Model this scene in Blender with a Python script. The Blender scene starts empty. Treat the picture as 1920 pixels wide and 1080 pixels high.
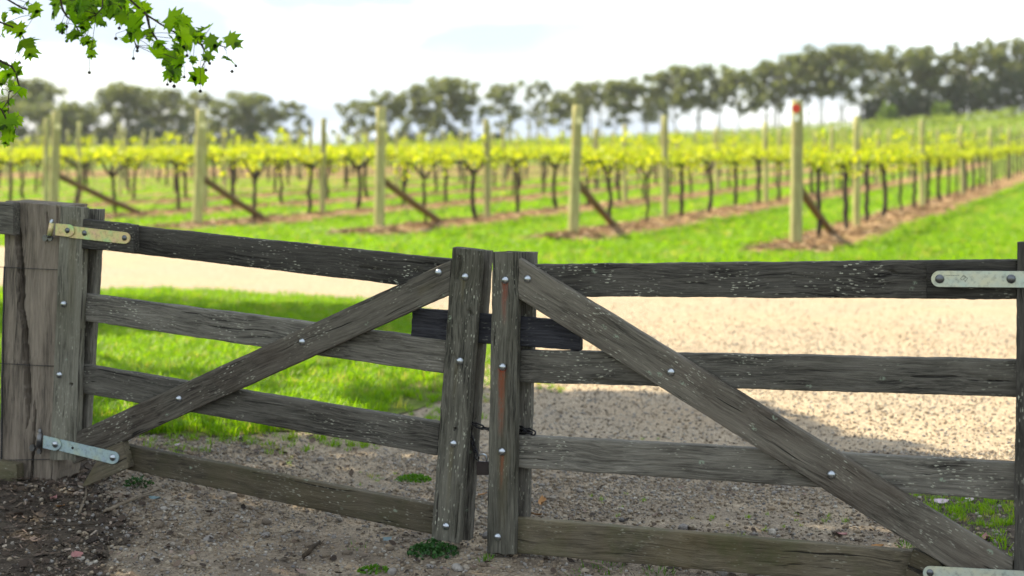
import bpy, bmesh, math, random
import numpy as np
from mathutils import Vector, Matrix, Euler, noise
from mathutils.geometry import delaunay_2d_cdt

random.seed(7); rng = np.random.default_rng(7)
sc = bpy.context.scene
COL = sc.collection

# ------------------------------------------------------------------ camera
F = 2667.0; HY = 270.0; CH = 1.57          # focal length in photo pixels, horizon row, eye height
cam_d = bpy.data.cameras.new('camera'); cam = bpy.data.objects.new('camera', cam_d); COL.objects.link(cam)
cam_d.sensor_width = 36; cam_d.lens = 50; cam_d.shift_y = -(540 - HY) / 1920
cam.location = (0, 0, CH); cam.rotation_euler = (math.radians(90), 0, 0)
cam_d.clip_start = 0.05; cam_d.clip_end = 5000
cam_d.dof.use_dof = True; cam_d.dof.focus_distance = 5.25; cam_d.dof.aperture_fstop = 1.95
cam_d.dof.aperture_blades = 9
sc.camera = cam

# ------------------------------------------------------------------ sun, sky, exposure
SUN_EL = math.radians(46); SUN_H = Vector((-0.87, 0.49, 0)).normalized()
L = Vector((SUN_H.x * math.cos(SUN_EL), SUN_H.y * math.cos(SUN_EL), math.sin(SUN_EL)))   # towards the sun
sd = bpy.data.lights.new('sun', 'SUN'); sd.energy = 5.0; sd.angle = math.radians(0.5); sd.color = (1.0, 0.86, 0.62)
sun = bpy.data.objects.new('sun', sd); COL.objects.link(sun)
sun.rotation_euler = L.to_track_quat('Z', 'Y').to_euler(); sun.location = (-20, 20, 40)
w = bpy.data.worlds.new('World'); sc.world = w; w.use_nodes = True
nt = w.node_tree; nt.nodes.clear(); N = nt.nodes.new; K = nt.links.new
out = N('ShaderNodeOutputWorld'); bg = N('ShaderNodeBackground'); bg.inputs[1].default_value = 0.1
sky = N('ShaderNodeTexSky'); sky.sky_type = 'NISHITA'; sky.sun_disc = False
sky.sun_elevation = SUN_EL; sky.sun_rotation = math.atan2(SUN_H.x, SUN_H.y)
tc = N('ShaderNodeTexCoord'); mp = N('ShaderNodeMapping'); mp.inputs['Scale'].default_value = (1, 1, 3.2)
n1 = N('ShaderNodeTexNoise'); n1.inputs['Scale'].default_value = 1.9; n1.inputs['Detail'].default_value = 9; n1.inputs['Roughness'].default_value = .55
cr = N('ShaderNodeValToRGB'); cr.color_ramp.elements[0].position = .34; cr.color_ramp.elements[1].position = .50
n2 = N('ShaderNodeTexNoise'); n2.inputs['Scale'].default_value = 4.3; n2.inputs['Detail'].default_value = 7
cc = N('ShaderNodeValToRGB'); cc.color_ramp.elements[0].position = .455; cc.color_ramp.elements[0].color = (.45, .485, .53, 1)
cc.color_ramp.elements[1].position = .58; cc.color_ramp.elements[1].color = (1, 1, 1, 1)
cm = N('ShaderNodeMix'); cm.data_type = 'RGBA'; cm.blend_type = 'MULTIPLY'; cm.inputs[0].default_value = 1
cm.inputs[7].default_value = (7.1, 7.55, 8.0, 1)
mx = N('ShaderNodeMix'); mx.data_type = 'RGBA'
K(tc.outputs['Generated'], mp.inputs[0]); K(mp.outputs[0], n1.inputs['Vector']); K(mp.outputs[0], n2.inputs['Vector'])
K(n1.outputs[0], cr.inputs[0]); K(n2.outputs[0], cc.inputs[0]); K(cc.outputs[0], cm.inputs[6])
K(cr.outputs[0], mx.inputs[0]); K(sky.outputs[0], mx.inputs[6]); K(cm.outputs[2], mx.inputs[7])
K(mx.outputs[2], bg.inputs[0]); K(bg.outputs[0], out.inputs[0])
sc.view_settings.view_transform = 'Standard'; sc.view_settings.look = 'None'
sc.view_settings.exposure = 1.42; sc.view_settings.gamma = 1; sc.view_settings.use_curve_mapping = False
sc.render.engine = 'CYCLES'
sc.cycles.use_denoising = True
sc.cycles.denoising_input_passes = 'RGB_ALBEDO_NORMAL'; sc.cycles.denoising_prefilter = 'ACCURATE'
sc.cycles.max_bounces = 8; sc.cycles.transparent_max_bounces = 8
sc.cycles.caustics_reflective = False; sc.cycles.caustics_refractive = False

# ------------------------------------------------------------------ helpers
def tag(o, label=None, cat=None, group=None, kind=None):
    if label: o['label'] = label
    if cat: o['category'] = cat
    if group: o['group'] = group
    if kind: o['kind'] = kind
    return o

def empty(name, loc=(0, 0, 0), rz=0):
    o = bpy.data.objects.new(name, None); COL.objects.link(o)
    o.location = loc; o.rotation_euler = (0, 0, rz); o.empty_display_size = .1
    return o

def mesh_from(name, verts, faces, mat=None, smooth=False):
    me = bpy.data.meshes.new(name)
    me.from_pydata([tuple(v) for v in verts], [], faces)
    if mat:
        for m in (mat if isinstance(mat, (list, tuple)) else [mat]): me.materials.append(m)
    if smooth: me.polygons.foreach_set('use_smooth', [True] * len(me.polygons))
    me.update()
    return me

def np_mesh(name, verts, faces, mat, smooth=False):
    """verts (n,3), faces (m,k): constant face size, quickly."""
    me = bpy.data.meshes.new(name); verts = np.asarray(verts, np.float32); faces = np.asarray(faces, np.int32)
    m, k = faces.shape
    me.vertices.add(len(verts)); me.vertices.foreach_set('co', verts.ravel())
    me.loops.add(m * k); me.loops.foreach_set('vertex_index', faces.ravel())
    me.polygons.add(m); me.polygons.foreach_set('loop_start', np.arange(0, m * k, k, dtype=np.int32))
    me.polygons.foreach_set('loop_total', np.full(m, k, np.int32))
    if smooth: me.polygons.foreach_set('use_smooth', np.ones(m, bool))
    for q in (mat if isinstance(mat, (list, tuple)) else [mat]): me.materials.append(q)
    me.update(calc_edges=True)
    return me

def link(name, me, parent=None, M=None):
    o = bpy.data.objects.new(name, me); COL.objects.link(o)
    if parent:
        o.parent = parent
        if M is not None: o.matrix_basis = parent_world(parent).inverted() @ M
    elif M is not None: o.matrix_world = M
    return o

def parent_world(p):
    M = p.matrix_basis.copy()
    while p.parent: p = p.parent; M = p.matrix_basis @ M
    return M

def copy_tree(o, parent=None):
    c = o.copy(); COL.objects.link(c); c.parent = parent
    for ch in list(o.children): copy_tree(ch, c)
    return c

def sstep(a, b, x):
    t = min(1, max(0, (x - a) / (b - a))); return t * t * (3 - 2 * t)

def nz(x, y, z=0.0): return noise.noise(Vector((x, y, z)))

def gz(x, y):
    s = sstep(38, 208, y)
    t = min(1.35, max(0, (x + 72) / 144))
    z = s * (-.6 + 6.0 * t ** 2.2)
    if y > 225: z *= 1 - .0 * sstep(225, 330, y); z -= sstep(225, 420, y) * (z + 3)
    if -2 < y < 15:
        z += .095 * sstep(-.5, -2.0, x) * sstep(3.5, 5.6, y) * (1 - sstep(7.0, 12, y))
    if y < 30 and abs(x) < 30:
        z += .014 * nz(x * .9, y * .9, 3.1) * (1 - sstep(15, 30, y))
    return z

def tube(pts, radii, sides=8, cap=True, twist=0.0):
    """verts, faces of a tube through pts"""
    pts = [Vector(p) for p in pts]; vs = []; fs = []
    up = Vector((0, 0, 1))
    for i, p in enumerate(pts):
        d = (pts[min(i + 1, len(pts) - 1)] - pts[max(i - 1, 0)])
        d = d.normalized() if d.length > 1e-9 else Vector((0, 0, 1))
        a = d.cross(up if abs(d.z) < .9 else Vector((1, 0, 0))).normalized() if i == 0 else (a - d * a.dot(d)).normalized()
        b = d.cross(a)
        r = radii[i] if hasattr(radii, '__len__') else radii
        for k in range(sides):
            t = 2 * math.pi * k / sides
            vs.append(p + a * (r * math.cos(t)) + b * (r * math.sin(t)))
    for i in range(len(pts) - 1):
        for k in range(sides):
            k2 = (k + 1) % sides
            fs.append((i * sides + k, i * sides + k2, (i + 1) * sides + k2, (i + 1) * sides + k))
    if cap:
        fs.append(tuple(range(sides - 1, -1, -1))); n0 = (len(pts) - 1) * sides
        fs.append(tuple(n0 + k for k in range(sides)))
    return vs, fs

class MB:
    def __init__(s): s.v = []; s.f = []
    def add(s, vf):
        n = len(s.v); s.v += list(vf[0]); s.f += [tuple(i + n for i in f) for f in vf[1]]; return s
    def mesh(s, name, mat, smooth=False): return mesh_from(name, s.v, s.f, mat, smooth)

# ------------------------------------------------------------------ materials
def mat(name):
    m = bpy.data.materials.new(name); m.use_nodes = True
    m.node_tree.nodes.clear(); return m

class G:   # tiny node builder
    def __init__(s, m): s.t = m.node_tree
    def n(s, typ, **kw):
        nd = s.t.nodes.new('ShaderNode' + typ)
        for k, v in kw.items():
            if k.startswith('_'): setattr(nd, k[1:], v)
            else:
                key = k.replace('__', ' ')
                nd.inputs[key].default_value = v
        return nd
    def k(s, a, b): s.t.links.new(a, b)
    def ramp(s, fac, stops):
        r = s.n('ValToRGB'); e = r.color_ramp.elements
        while len(e) < len(stops): e.new(.5)
        for i, (p, c) in enumerate(stops):
            e[i].position = p; e[i].color = (*c, 1) if hasattr(c, '__len__') else (c, c, c, 1)
        s.k(fac, r.inputs[0]); return r.outputs[0]
    def mix(s, fac, a, b, mode='MIX'):
        m = s.n('Mix'); m.data_type = 'RGBA'; m.blend_type = mode
        for sock, v in ((m.inputs[0], fac), (m.inputs[6], a), (m.inputs[7], b)):
            if hasattr(v, 'default_value') or hasattr(v, 'is_output'): s.k(v, sock)
            elif hasattr(v, '__len__'): sock.default_value = (*v, 1)
            else: sock.default_value = v
        return m.outputs[2]
    def math(s, op, a, b=0.0):
        m = s.n('Math'); m.operation = op
        for i, v in enumerate((a, b)):
            if hasattr(v, 'is_output'): s.k(v, m.inputs[i])
            else: m.inputs[i].default_value = v
        return m.outputs[0]
    def noise(s, vec, scale, detail=4, rough=.55, dist=0.0):
        n = s.n('TexNoise', Scale=scale, Detail=detail, Roughness=rough, Distortion=dist)
        if vec is not None: s.k(vec, n.inputs['Vector'])
        return n.outputs[0]
    def scaled(s, vec, sc_):
        m = s.n('Mapping'); m.inputs['Scale'].default_value = sc_; s.k(vec, m.inputs[0]); return m.outputs[0]
    def bump(s, h, strength=.4, dist=.002):
        b = s.n('Bump', Strength=strength, Distance=dist); s.k(h, b.inputs['Height']); return b.outputs[0]
    def bsdf(s, col, rough=.8, normal=None, metal=0.0, spec=.3, out=True):
        b = s.n('BsdfPrincipled'); b.inputs['Specular IOR Level'].default_value = spec
        for sock, v in ((b.inputs['Base Color'], col), (b.inputs['Roughness'], rough), (b.inputs['Metallic'], metal)):
            if hasattr(v, 'is_output'): s.k(v, sock)
            elif hasattr(v, '__len__'): sock.default_value = (*v, 1)
            else: sock.default_value = v
        if normal: s.k(normal, b.inputs['Normal'])
        if out: s.out(b.outputs[0])
        return b.outputs[0]
    def out(s, sh):
        o = s.n('OutputMaterial'); s.k(sh, o.inputs[0])

def weathered_wood(name, dark, light, tint, tint_amt=.4, speck=.5, grain_contrast=1.0, moss=None):
    m = mat(name); g = G(m)
    tc = g.n('TexCoord'); oi = g.n('ObjectInfo')
    off = g.n('VectorMath'); off.operation = 'SCALE'; off.inputs[0].default_value = (31, 17, 23); g.k(oi.outputs['Random'], off.inputs['Scale'])
    add = g.n('VectorMath'); add.operation = 'ADD'; g.k(tc.outputs['Object'], add.inputs[0]); g.k(off.outputs[0], add.inputs[1])
    v = add.outputs[0]
    wv = g.n('TexNoise', Scale=3.0, Detail=2); g.k(v, wv.inputs['Vector'])
    wob = g.n('VectorMath'); wob.operation = 'SCALE'; wob.inputs['Scale'].default_value = .05; g.k(wv.outputs['Color'], wob.inputs[0])
    a2 = g.n('VectorMath'); a2.operation = 'ADD'; g.k(v, a2.inputs[0]); g.k(wob.outputs[0], a2.inputs[1]); vw = a2.outputs[0]
    grain = g.noise(g.scaled(vw, (2.2, 46, 46)), 1.6, 6, .65)
    fine = g.noise(g.scaled(vw, (4.5, 100, 100)), 1.6, 4, .7)
    gg = g.math('ADD', g.math('MULTIPLY', grain, .36), g.math('MULTIPLY', fine, .64))
    col = g.ramp(gg, [(.39, dark), (.61, light)])
    big = g.noise(v, 3.2, 4, .6)
    col = g.mix(g.math('MULTIPLY', g.ramp(big, [(.42, 0.0), (.68, 1.0)]), tint_amt), col, tint)
    if moss:
        mo = g.noise(v, 6.5, 6, .7)
        col = g.mix(g.math('MULTIPLY', g.ramp(mo, [(.47, 0.0), (.62, 1.0)]), .7), col, moss)
    val = g.math('ADD', .72, g.math('MULTIPLY', oi.outputs['Random'], .62))
    patch = g.ramp(g.noise(g.scaled(v, (1, 5, 5)), 2.3, 5, .6), [(.40, 0.0), (.66, 1.0)])
    col = g.mix(g.math('MULTIPLY', patch, .45), col, tuple(min(1, c * 1.55) for c in light))
    vb = g.n('HueSaturation'); g.k(val, vb.inputs['Value']); g.k(col, vb.inputs['Color']); col = vb.outputs[0]
    # dark checks that follow the grain
    chk = g.noise(g.scaled(vw, (1.3, 75, 75)), 1.0, 2, .5)
    chkm = g.ramp(chk, [(.27, 1.0), (.335, 0.0)])
    col = g.mix(g.math('MULTIPLY', chkm, .85), col, (.008, .007, .006))
    # pale lichen flecks, a little longer than wide
    vo = g.n('TexVoronoi', Scale=1.0); g.k(g.scaled(vw, (42, 130, 130)), vo.inputs['Vector'])
    spm = g.ramp(g.math('ADD', vo.outputs['Distance'], g.math('MULTIPLY', g.noise(v, 210, 2), .5)), [(.44, 1.0), (.60, 0.0)])
    sel = g.ramp(vo.outputs['Color'], [(.36, 0.0), (.72, 1.0)])
    area = g.ramp(g.noise(v, 4.2, 7, .75), [(.48, .03), (.60, 1.0)])
    sp = g.math('MULTIPLY', g.math('MULTIPLY', spm, sel), g.math('MULTIPLY', area, speck))
    col = g.mix(sp, col, (.46, .46, .36))
    # greenish lichen rosettes
    v2 = g.n('TexVoronoi', Scale=1.0); g.k(g.scaled(v, (17, 24, 24)), v2.inputs['Vector'])
    ro = g.math('MULTIPLY', g.ramp(v2.outputs['Distance'], [(.13, 1.0), (.24, 0.0)]), g.ramp(v2.outputs['Color'], [(.80, 0.0), (.82, 1.0)]))
    ro = g.math('MULTIPLY', ro, g.ramp(g.noise(v, 120, 3), [(.45, 0.0), (.55, .8)]))
    col = g.mix(ro, col, (.27, .33, .24))
    # weep stains under the bolts (painted per board as an attribute)
    at = g.n('Attribute'); at.attribute_name = 'rust'
    st = g.math('MULTIPLY', at.outputs['Fac'], g.ramp(g.noise(g.scaled(v, (60, 190, 190)), 1, 4, .65), [(.34, .2), (.52, 1.0)]))
    col = g.mix(st, col, (.24, .045, .018))
    at2 = g.n('Attribute'); at2.attribute_name = 'weep'
    col = g.mix(g.math('MULTIPLY', at2.outputs['Fac'], .6), col, (.12, .10, .045))
    h = g.math('ADD', gg, g.math('MULTIPLY', chkm, -.6))
    h = g.math('ADD', h, g.math('MULTIPLY', sp, .25))
    g.bsdf(col, .86, g.bump(h, 1.0, .006), 0, .22)
    return m

W_GREY = weathered_wood('grey_weathered_wood', (.013, .012, .010), (.148, .138, .114), (.070, .062, .047), .4, .95)
W_DARK = weathered_wood('dark_weathered_wood', (.008, .007, .006), (.074, .069, .058), (.034, .031, .025), .5, .9)
W_STILE = weathered_wood('stile_wood', (.013, .013, .010), (.158, .150, .118), (.082, .078, .052), .5, .9)
W_BROWN = weathered_wood('damp_brown_wood', (.020, .017, .012), (.118, .100, .068), (.095, .074, .036), .7, .55, moss=(.050, .052, .020))
W_BRACE = weathered_wood('brace_wood', (.014, .013, .010), (.134, .121, .096), (.078, .056, .042), .5, .8)
W_LATCH = weathered_wood('slate_dark_wood', (.010, .010, .012), (.052, .052, .060), (.020, .020, .026), .5, .25)
W_POST = weathered_wood('split_post_wood', (.036, .030, .024), (.185, .155, .120), (.11, .088, .066), .5, .12)

def metal(name, col, rough=.35, met=.9, var=None):
    m = mat(name); g = G(m); tc = g.n('TexCoord')
    c = col
    n = g.noise(tc.outputs['Object'], 26, 4, .6)
    if var: c = g.ramp(g.noise(tc.outputs['Object'], 17, 3, .5), [(.32, var[0]), (.5, col), (.68, var[1])])
    else: c = g.ramp(n, [(.3, tuple(x * .75 for x in col)), (.7, col)])
    c = g.mix(g.ramp(g.noise(tc.outputs['Object'], 60, 6, .7), [(.50, 0.0), (.68, .65)]), c, tuple(x * .38 for x in col))
    fine = g.noise(tc.outputs['Object'], 420, 3, .6)
    g.bsdf(c, g.ramp(n, [(.3, rough * .8), (.7, min(1, rough * 1.35))]), g.bump(fine, .12, .0006), met, .5)
    return m
M_BOLT = metal('zinc_bolt', (.50, .54, .58), .30, 1.0)
M_DBOLT = metal('dark_bolt', (.16, .17, .18), .36, .9)
M_YZINC = metal('yellow_zinc_strap', (.62, .54, .24), .5, .35, ((.68, .43, .30), (.46, .62, .28)))
M_ZINC = metal('blue_zinc_strap', (.40, .52, .52), .48, .45, ((.36, .44, .52), (.46, .54, .44)))
M_GZINC = metal('pale_zinc_strap', (.52, .56, .46), .5, .4, ((.58, .58, .42), (.46, .56, .50)))
M_STEEL = metal('dull_steel', (.20, .20, .20), .45, .9)
M_BLACK = metal('blackened_steel', (.035, .034, .036), .5, .7)
M_LOCK = metal('bronze_lock', (.050, .038, .034), .5, .5)
M_WIRE = metal('fence_wire', (.05, .05, .05), .6, .6)
M_ETCH = metal('etched_line', (.12, .13, .11), .7, .2)

def leaf_mat(name, c1, c2, trans=.55, tcol=None, rough=.45, spec=.35):
    m = mat(name); g = G(m); oi = g.n('ObjectInfo'); ge = g.n('NewGeometry')
    rnd = g.math('FRACT', g.math('ADD', oi.outputs['Random'], ge.outputs['Random Per Island']))
    col = g.mix(rnd, c1, c2)
    if name == 'grass_blade': col = g.mix(g.ramp(oi.outputs['Random'], [(.90, 0.0), (.96, .8)]), col, (.34, .31, .10))
    d = g.bsdf(col, rough, None, 0, spec, out=False)
    tr = g.n('BsdfTranslucent')
    if tcol: g.k(g.mix(1.0, col, tcol, 'MULTIPLY'), tr.inputs[0])
    else: g.k(col, tr.inputs[0])
    ms = g.n('MixShader'); ms.inputs[0].default_value = trans
    g.k(d, ms.inputs[1]); g.k(tr.outputs[0], ms.inputs[2]); g.out(ms.outputs[0])
    return m
M_GRASS = leaf_mat('grass_blade', (.095, .230, .003), (.205, .340, .006), .58, (1.5, 1.45, .8))
M_PLANE = leaf_mat('plane_leaf', (.048, .120, .008), (.100, .190, .010), .78, (4.0, 3.5, .6), .4)
M_CROWN = leaf_mat('plane_crown_leaf', (.022, .075, .010), (.045, .115, .016), .35)
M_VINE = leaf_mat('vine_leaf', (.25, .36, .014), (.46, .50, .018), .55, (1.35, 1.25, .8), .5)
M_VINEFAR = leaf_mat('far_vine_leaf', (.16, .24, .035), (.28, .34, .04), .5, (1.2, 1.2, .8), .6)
M_EUC = leaf_mat('gum_leaf', (.080, .114, .042), (.160, .180, .078), .55, (1.4, 1.35, .8), .5)
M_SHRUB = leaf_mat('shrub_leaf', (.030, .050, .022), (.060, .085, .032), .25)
M_BRIGHT = leaf_mat('bright_shrub_leaf', (.10, .18, .015), (.17, .26, .02), .4)
M_LUSH = leaf_mat('lush_weed_leaf', (.060, .180, .008), (.120, .260, .012), .5, (1.3, 1.3, .8), .45)
M_WEED = leaf_mat('weed_leaf', (.020, .075, .014), (.040, .120, .020), .3)

def bark(name, a, b, scale=(14, 14, 3)):
    m = mat(name); g = G(m); tc = g.n('TexCoord'); v = g.scaled(tc.outputs['Object'], scale)
    n = g.noise(v, 1.3, 6, .65)
    g.bsdf(g.ramp(n, [(.34, a), (.66, b)]), .9, g.bump(n, .8, .02), 0, .2); return m
M_VTRUNK = bark('vine_bark', (.018, .013, .010), (.085, .065, .050), (30, 30, 8))
M_PBARK = bark('plane_bark', (.09, .08, .055), (.24, .22, .17), (5, 5, 2))
M_TWIG = bark('twig_bark', (.03, .022, .015), (.08, .06, .04))
M_GTRUNK = bark('gum_bark', (.16, .15, .13), (.42, .39, .35), (2, 2, .6))
def pine(name, a, b):
    m = mat(name); g = G(m); tc = g.n('TexCoord'); oi = g.n('ObjectInfo')
    v = g.scaled(tc.outputs['Object'], (26, 26, 2.0)); n = g.noise(v, 1.6, 6, .6)
    big = g.noise(tc.outputs['Object'], 2.2, 3, .6)
    col = g.ramp(n, [(.3, a), (.68, b)])
    col = g.mix(g.ramp(big, [(.45, 0.0), (.75, .6)]), col, (.20, .12, .045))
    col = g.mix(g.math('MULTIPLY', oi.outputs['Random'], .35), col, (.12, .10, .075))
    g.bsdf(col, .82, g.bump(n, .6, .006), 0, .2); return m
M_PINE = pine('treated_pine', (.24, .245, .085), (.58, .57, .25))
M_BPINE = pine('brown_treated_pine', (.085, .056, .022), (.23, .155, .060))
def flat(name, c, rough=.6):
    m = mat(name); G(m).bsdf(c, rough); return m
M_TAG = flat('cream_tag', (.72, .66, .36)); M_RED = flat('red_tag', (.62, .06, .035)); M_WHITE = flat('white_tag', (.8, .78, .66))
M_BALL = bark('seed_ball', (.012, .010, .008), (.035, .03, .022), (200, 200, 200))

def ground_mat():
    m = mat('grassy_soil'); g = G(m); tc = g.n('TexCoord'); P = tc.outputs['Object']
    a = g.noise(P, .35, 5, .6); b = g.noise(P, 5.0, 6, .7); c = g.noise(P, 60, 4, .7)
    col = g.ramp(b, [(.3, (.065, .105, .010)), (.55, (.125, .200, .014)), (.75, (.20, .250, .030))])
    col = g.mix(g.ramp(a, [(.48, 0.0), (.72, .55)]), col, (.16, .15, .05))
    col = g.mix(g.math('MULTIPLY', c, .35), col, (.045, .075, .010))
    g.bsdf(col, .95, g.bump(c, .7, .02), 0, .1); return m
def lawn_mat():
    m = mat('thin_turf_soil'); g = G(m); tc = g.n('TexCoord'); P = tc.outputs['Object']
    a = g.noise(P, 14, 6, .7); b = g.noise(P, 1.6, 4, .6)
    col = g.ramp(a, [(.3, (.05, .06, .015)), (.55, (.13, .12, .045)), (.72, (.30, .25, .13))])
    col = g.mix(g.ramp(b, [(.4, .0), (.62, .7)]), col, (.09, .15, .012))
    g.bsdf(col, .95, g.bump(a, .7, .02), 0, .1); return m
M_LAWN = lawn_mat()
def gravel_mat():
    m = mat('gravel'); g = G(m); tc = g.n('TexCoord'); P = tc.outputs['Object']
    vo = g.n('TexVoronoi', Scale=62.0, Randomness=1.0); g.k(P, vo.inputs['Vector'])
    v2 = g.n('TexVoronoi', Scale=150.0); g.k(P, v2.inputs['Vector'])
    st = g.ramp(vo.outputs['Color'], [(.1, (.13, .107, .08)), (.35, (.28, .225, .16)), (.6, (.38, .315, .23)), (.9, (.54, .465, .36))])
    s2 = g.ramp(v2.outputs['Color'], [(.1, (.19, .155, .11)), (.9, (.45, .375, .275))])
    col = g.mix(.5, st, s2)
    big = g.noise(P, .7, 5, .6)
    col = g.mix(g.ramp(big, [(.45, 0.0), (.75, .5)]), col, (.41, .30, .18))
    col = g.mix(g.ramp(g.noise(P, 1.9, 6, .65), [(.54, 0.0), (.74, .6)]), col, (.20, .175, .14))
    sx = g.n('SeparateXYZ'); g.k(P, sx.inputs[0])
    mr = g.n('MapRange'); mr.inputs['From Min'].default_value = 7.4; mr.inputs['From Max'].default_value = 5.3; g.k(sx.outputs['Y'], mr.inputs['Value'])
    near = g.math('MULTIPLY', mr.outputs[0], g.ramp(g.noise(P, 3.2, 6, .7), [(.36, 0.0), (.58, .85)]))
    col = g.mix(near, col, (.16, .13, .10))       # trodden dirt under and before the gate
    ht = g.math('ADD', g.math('MULTIPLY', vo.outputs['Distance'], -1.0), g.math('MULTIPLY', v2.outputs['Distance'], -.5))
    g.bsdf(col, .95, g.bump(ht, .9, .010), 0, .12); return m
def mulch_mat():
    m = mat('bark_mulch'); g = G(m); tc = g.n('TexCoord'); P = tc.outputs['Object']
    a = g.noise(P, 9, 7, .75); b = g.noise(P, 1.2, 4, .6)
    col = g.ramp(a, [(.3, (.11, .066, .03)), (.55, (.25, .162, .08)), (.72, (.42, .32, .19))])
    col = g.mix(g.ramp(b, [(.5, 0.0), (.8, .5)]), col, (.10, .14, .02))
    g.bsdf(col, .95, g.bump(a, .8, .03), 0, .1); return m
def soil_mat():
    m = mat('dark_leafy_soil'); g = G(m); tc = g.n('TexCoord'); P = tc.outputs['Object']
    a = g.noise(P, 22, 8, .75); b = g.noise(P, 2.5, 4, .6)
    col = g.ramp(a, [(.3, (.042, .034, .026)), (.55, (.100, .081, .062)), (.75, (.20, .17, .135))])
    g.bsdf(col, .95, g.bump(a, .9, .02), 0, .1); return m
M_GROUND, M_GRAVEL, M_MULCH, M_SOIL = ground_mat(), gravel_mat(), mulch_mat(), soil_mat()
def stone_mat(name, dark=1.0):
    m = mat(name); g = G(m); oi = g.n('ObjectInfo'); tc = g.n('TexCoord')
    r = oi.outputs['Random']
    col = g.ramp(r, [(0, (.11 * dark, .09 * dark, .07 * dark)), (.25, (.29 * dark, .225 * dark, .15 * dark)), (.5, (.35 * dark, .30 * dark, .225 * dark)), (.72, (.24 * dark, .23 * dark, .22 * dark)), (.88, (.48 * dark, .44 * dark, .37 * dark)), (1, (.13 * dark, .13 * dark, .14 * dark))])
    n = g.noise(tc.outputs['Object'], 2.2, 5, .6)
    col = g.mix(g.math('MULTIPLY', n, .35), col, (.16, .125, .09))
    g.bsdf(col, .85, g.bump(n, .5, .1), 0, .25); return m
M_STONE = stone_mat('pebble_stone', 1.2)
def chip_mat():
    m = mat('leaf_litter'); g = G(m); oi = g.n('ObjectInfo')
    col = g.ramp(oi.outputs['Random'], [(0, (.022, .016, .012)), (.55, (.070, .050, .036)), (.85, (.13, .095, .068)), (.95, (.21, .15, .12)), (1, (.32, .27, .21))])
    g.bsdf(col, .8, None, 0, .25); return m
M_CHIP = chip_mat()
def straw_mat():
    m = mat('mulch_straw'); g = G(m); oi = g.n('ObjectInfo')
    g.bsdf(g.ramp(oi.outputs['Random'], [(0, (.10, .055, .028)), (.6, (.28, .175, .095)), (1, (.50, .39, .25))]), .85, None, 0, .2); return m
M_STRAW = straw_mat()

# ------------------------------------------------------------------ terrain and sheets
def axis(lo, hi, fine_lo, fine_hi, step, grow=1.16):
    a = list(np.arange(fine_lo, fine_hi + 1e-6, step)); s = step
    while a[-1] < hi: s *= grow; a.append(a[-1] + s)
    s = step; b = [fine_lo]
    while b[-1] > lo: s *= grow; b.append(b[-1] - s)
    return b[:0:-1] + a
xs = axis(-900, 900, -5, 5, .16); ys = axis(-60, 2600, 2.5, 14, .16, 1.07)
vs = [(x, y, gz(x, y)) for y in ys for x in xs]
nx = len(xs)
fs = [(j * nx + i, j * nx + i + 1, (j + 1) * nx + i + 1, (j + 1) * nx + i) for j in range(len(ys) - 1) for i in range(nx - 1)]
ground = link('ground', np_mesh('ground', vs, fs, M_GROUND, True)); tag(ground, kind='structure')

def densify(poly, step, wob=0.0, seed=0.0):
    o = []
    for i, p in enumerate(poly):
        q = poly[(i + 1) % len(poly)]; d = math.dist(p, q); n = max(1, int(d / step))
        for k in range(n):
            t = k / n; x = p[0] + (q[0] - p[0]) * t; y = p[1] + (q[1] - p[1]) * t
            o.append((x + wob * (nz(x * 2.3, y * 2.3, seed) + .6 * nz(x * 7, y * 7, seed)), y + wob * (nz(x * 2.1, y * 2.1, seed + 9) + .6 * nz(x * 6, y * 6, seed + 5))))
    return o
def inside(poly, x, y):
    c = False; n = len(poly); j = n - 1
    for i in range(n):
        xi, yi = poly[i]; xj, yj = poly[j]
        if (yi > y) != (yj > y) and x < (xj - xi) * (y - yi) / (yj - yi) + xi: c = not c
        j = i
    return c
def sheet(name, poly, lift, material, step=.2, wob=.08, seed=0.0):
    b = densify(poly, step, wob, seed)
    x0, x1 = min(p[0] for p in b), max(p[0] for p in b); y0, y1 = min(p[1] for p in b), max(p[1] for p in b)
    pts = [Vector(p) for p in b]; n = len(b); y = y0
    while y < y1:
        s = step * max(1, y / 9); x = x0
        while x < x1:
            q = (x + s * .3 * random.random(), y + s * .3 * random.random())
            if inside(b, *q): pts.append(Vector(q))
            x += s
        y += s
    v, e, f, *_ = delaunay_2d_cdt(pts, [], [list(range(n))], 1, 1e-5)
    me = mesh_from(name, [(p.x, p.y, gz(p.x, p.y) + lift) for p in v], [tuple(q) for q in f], material, True)
    o = link(name, me); tag(o, kind='structure')
    return o, b

DRIVE = [(-2.6, -4), (-2.6, 4.9), (-2.6, 5.8), (-2.8, 6.6), (-5, 7.2), (-16, 8), (-16, 24.5), (-8, 21.8), (-4, 20.2), (0, 17.4), (4, 16.2), (9, 15.4), (14, 15.0), (14, 9.5), (5.5, 7.6), (2.5, 6.9), (2.1, 6.15), (2.1, 5.5), (2.1, 4), (2.1, -4)]
drive, DRV = sheet('driveway', DRIVE, .012, M_GRAVEL, .25, .10, 2.0)
LAWN = [(-2.05, 7.15), (-1.35, 7.2), (-.95, 7.75), (-.45, 8.4), (-.22, 9.6), (-.30, 11.2), (-.75, 13.0), (-2.0, 14.3), (-4.5, 15.0), (-9, 15.8), (-9, 8.2), (-4.5, 7.5)]
lawn, LWN = sheet('lawn', LAWN, .020, M_LAWN, .2, .22, 5.0)
SOIL = [(-6, -2), (-1.35, -2), (-1.30, 3.5), (-1.32, 4.6), (-1.46, 5.3), (-1.62, 5.75), (-1.95, 6.5), (-2.6, 7.0), (-6, 7.3)]
soil, SOL = sheet('soil', SOIL, .018, M_SOIL, .12, .26, 8.0)

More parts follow.
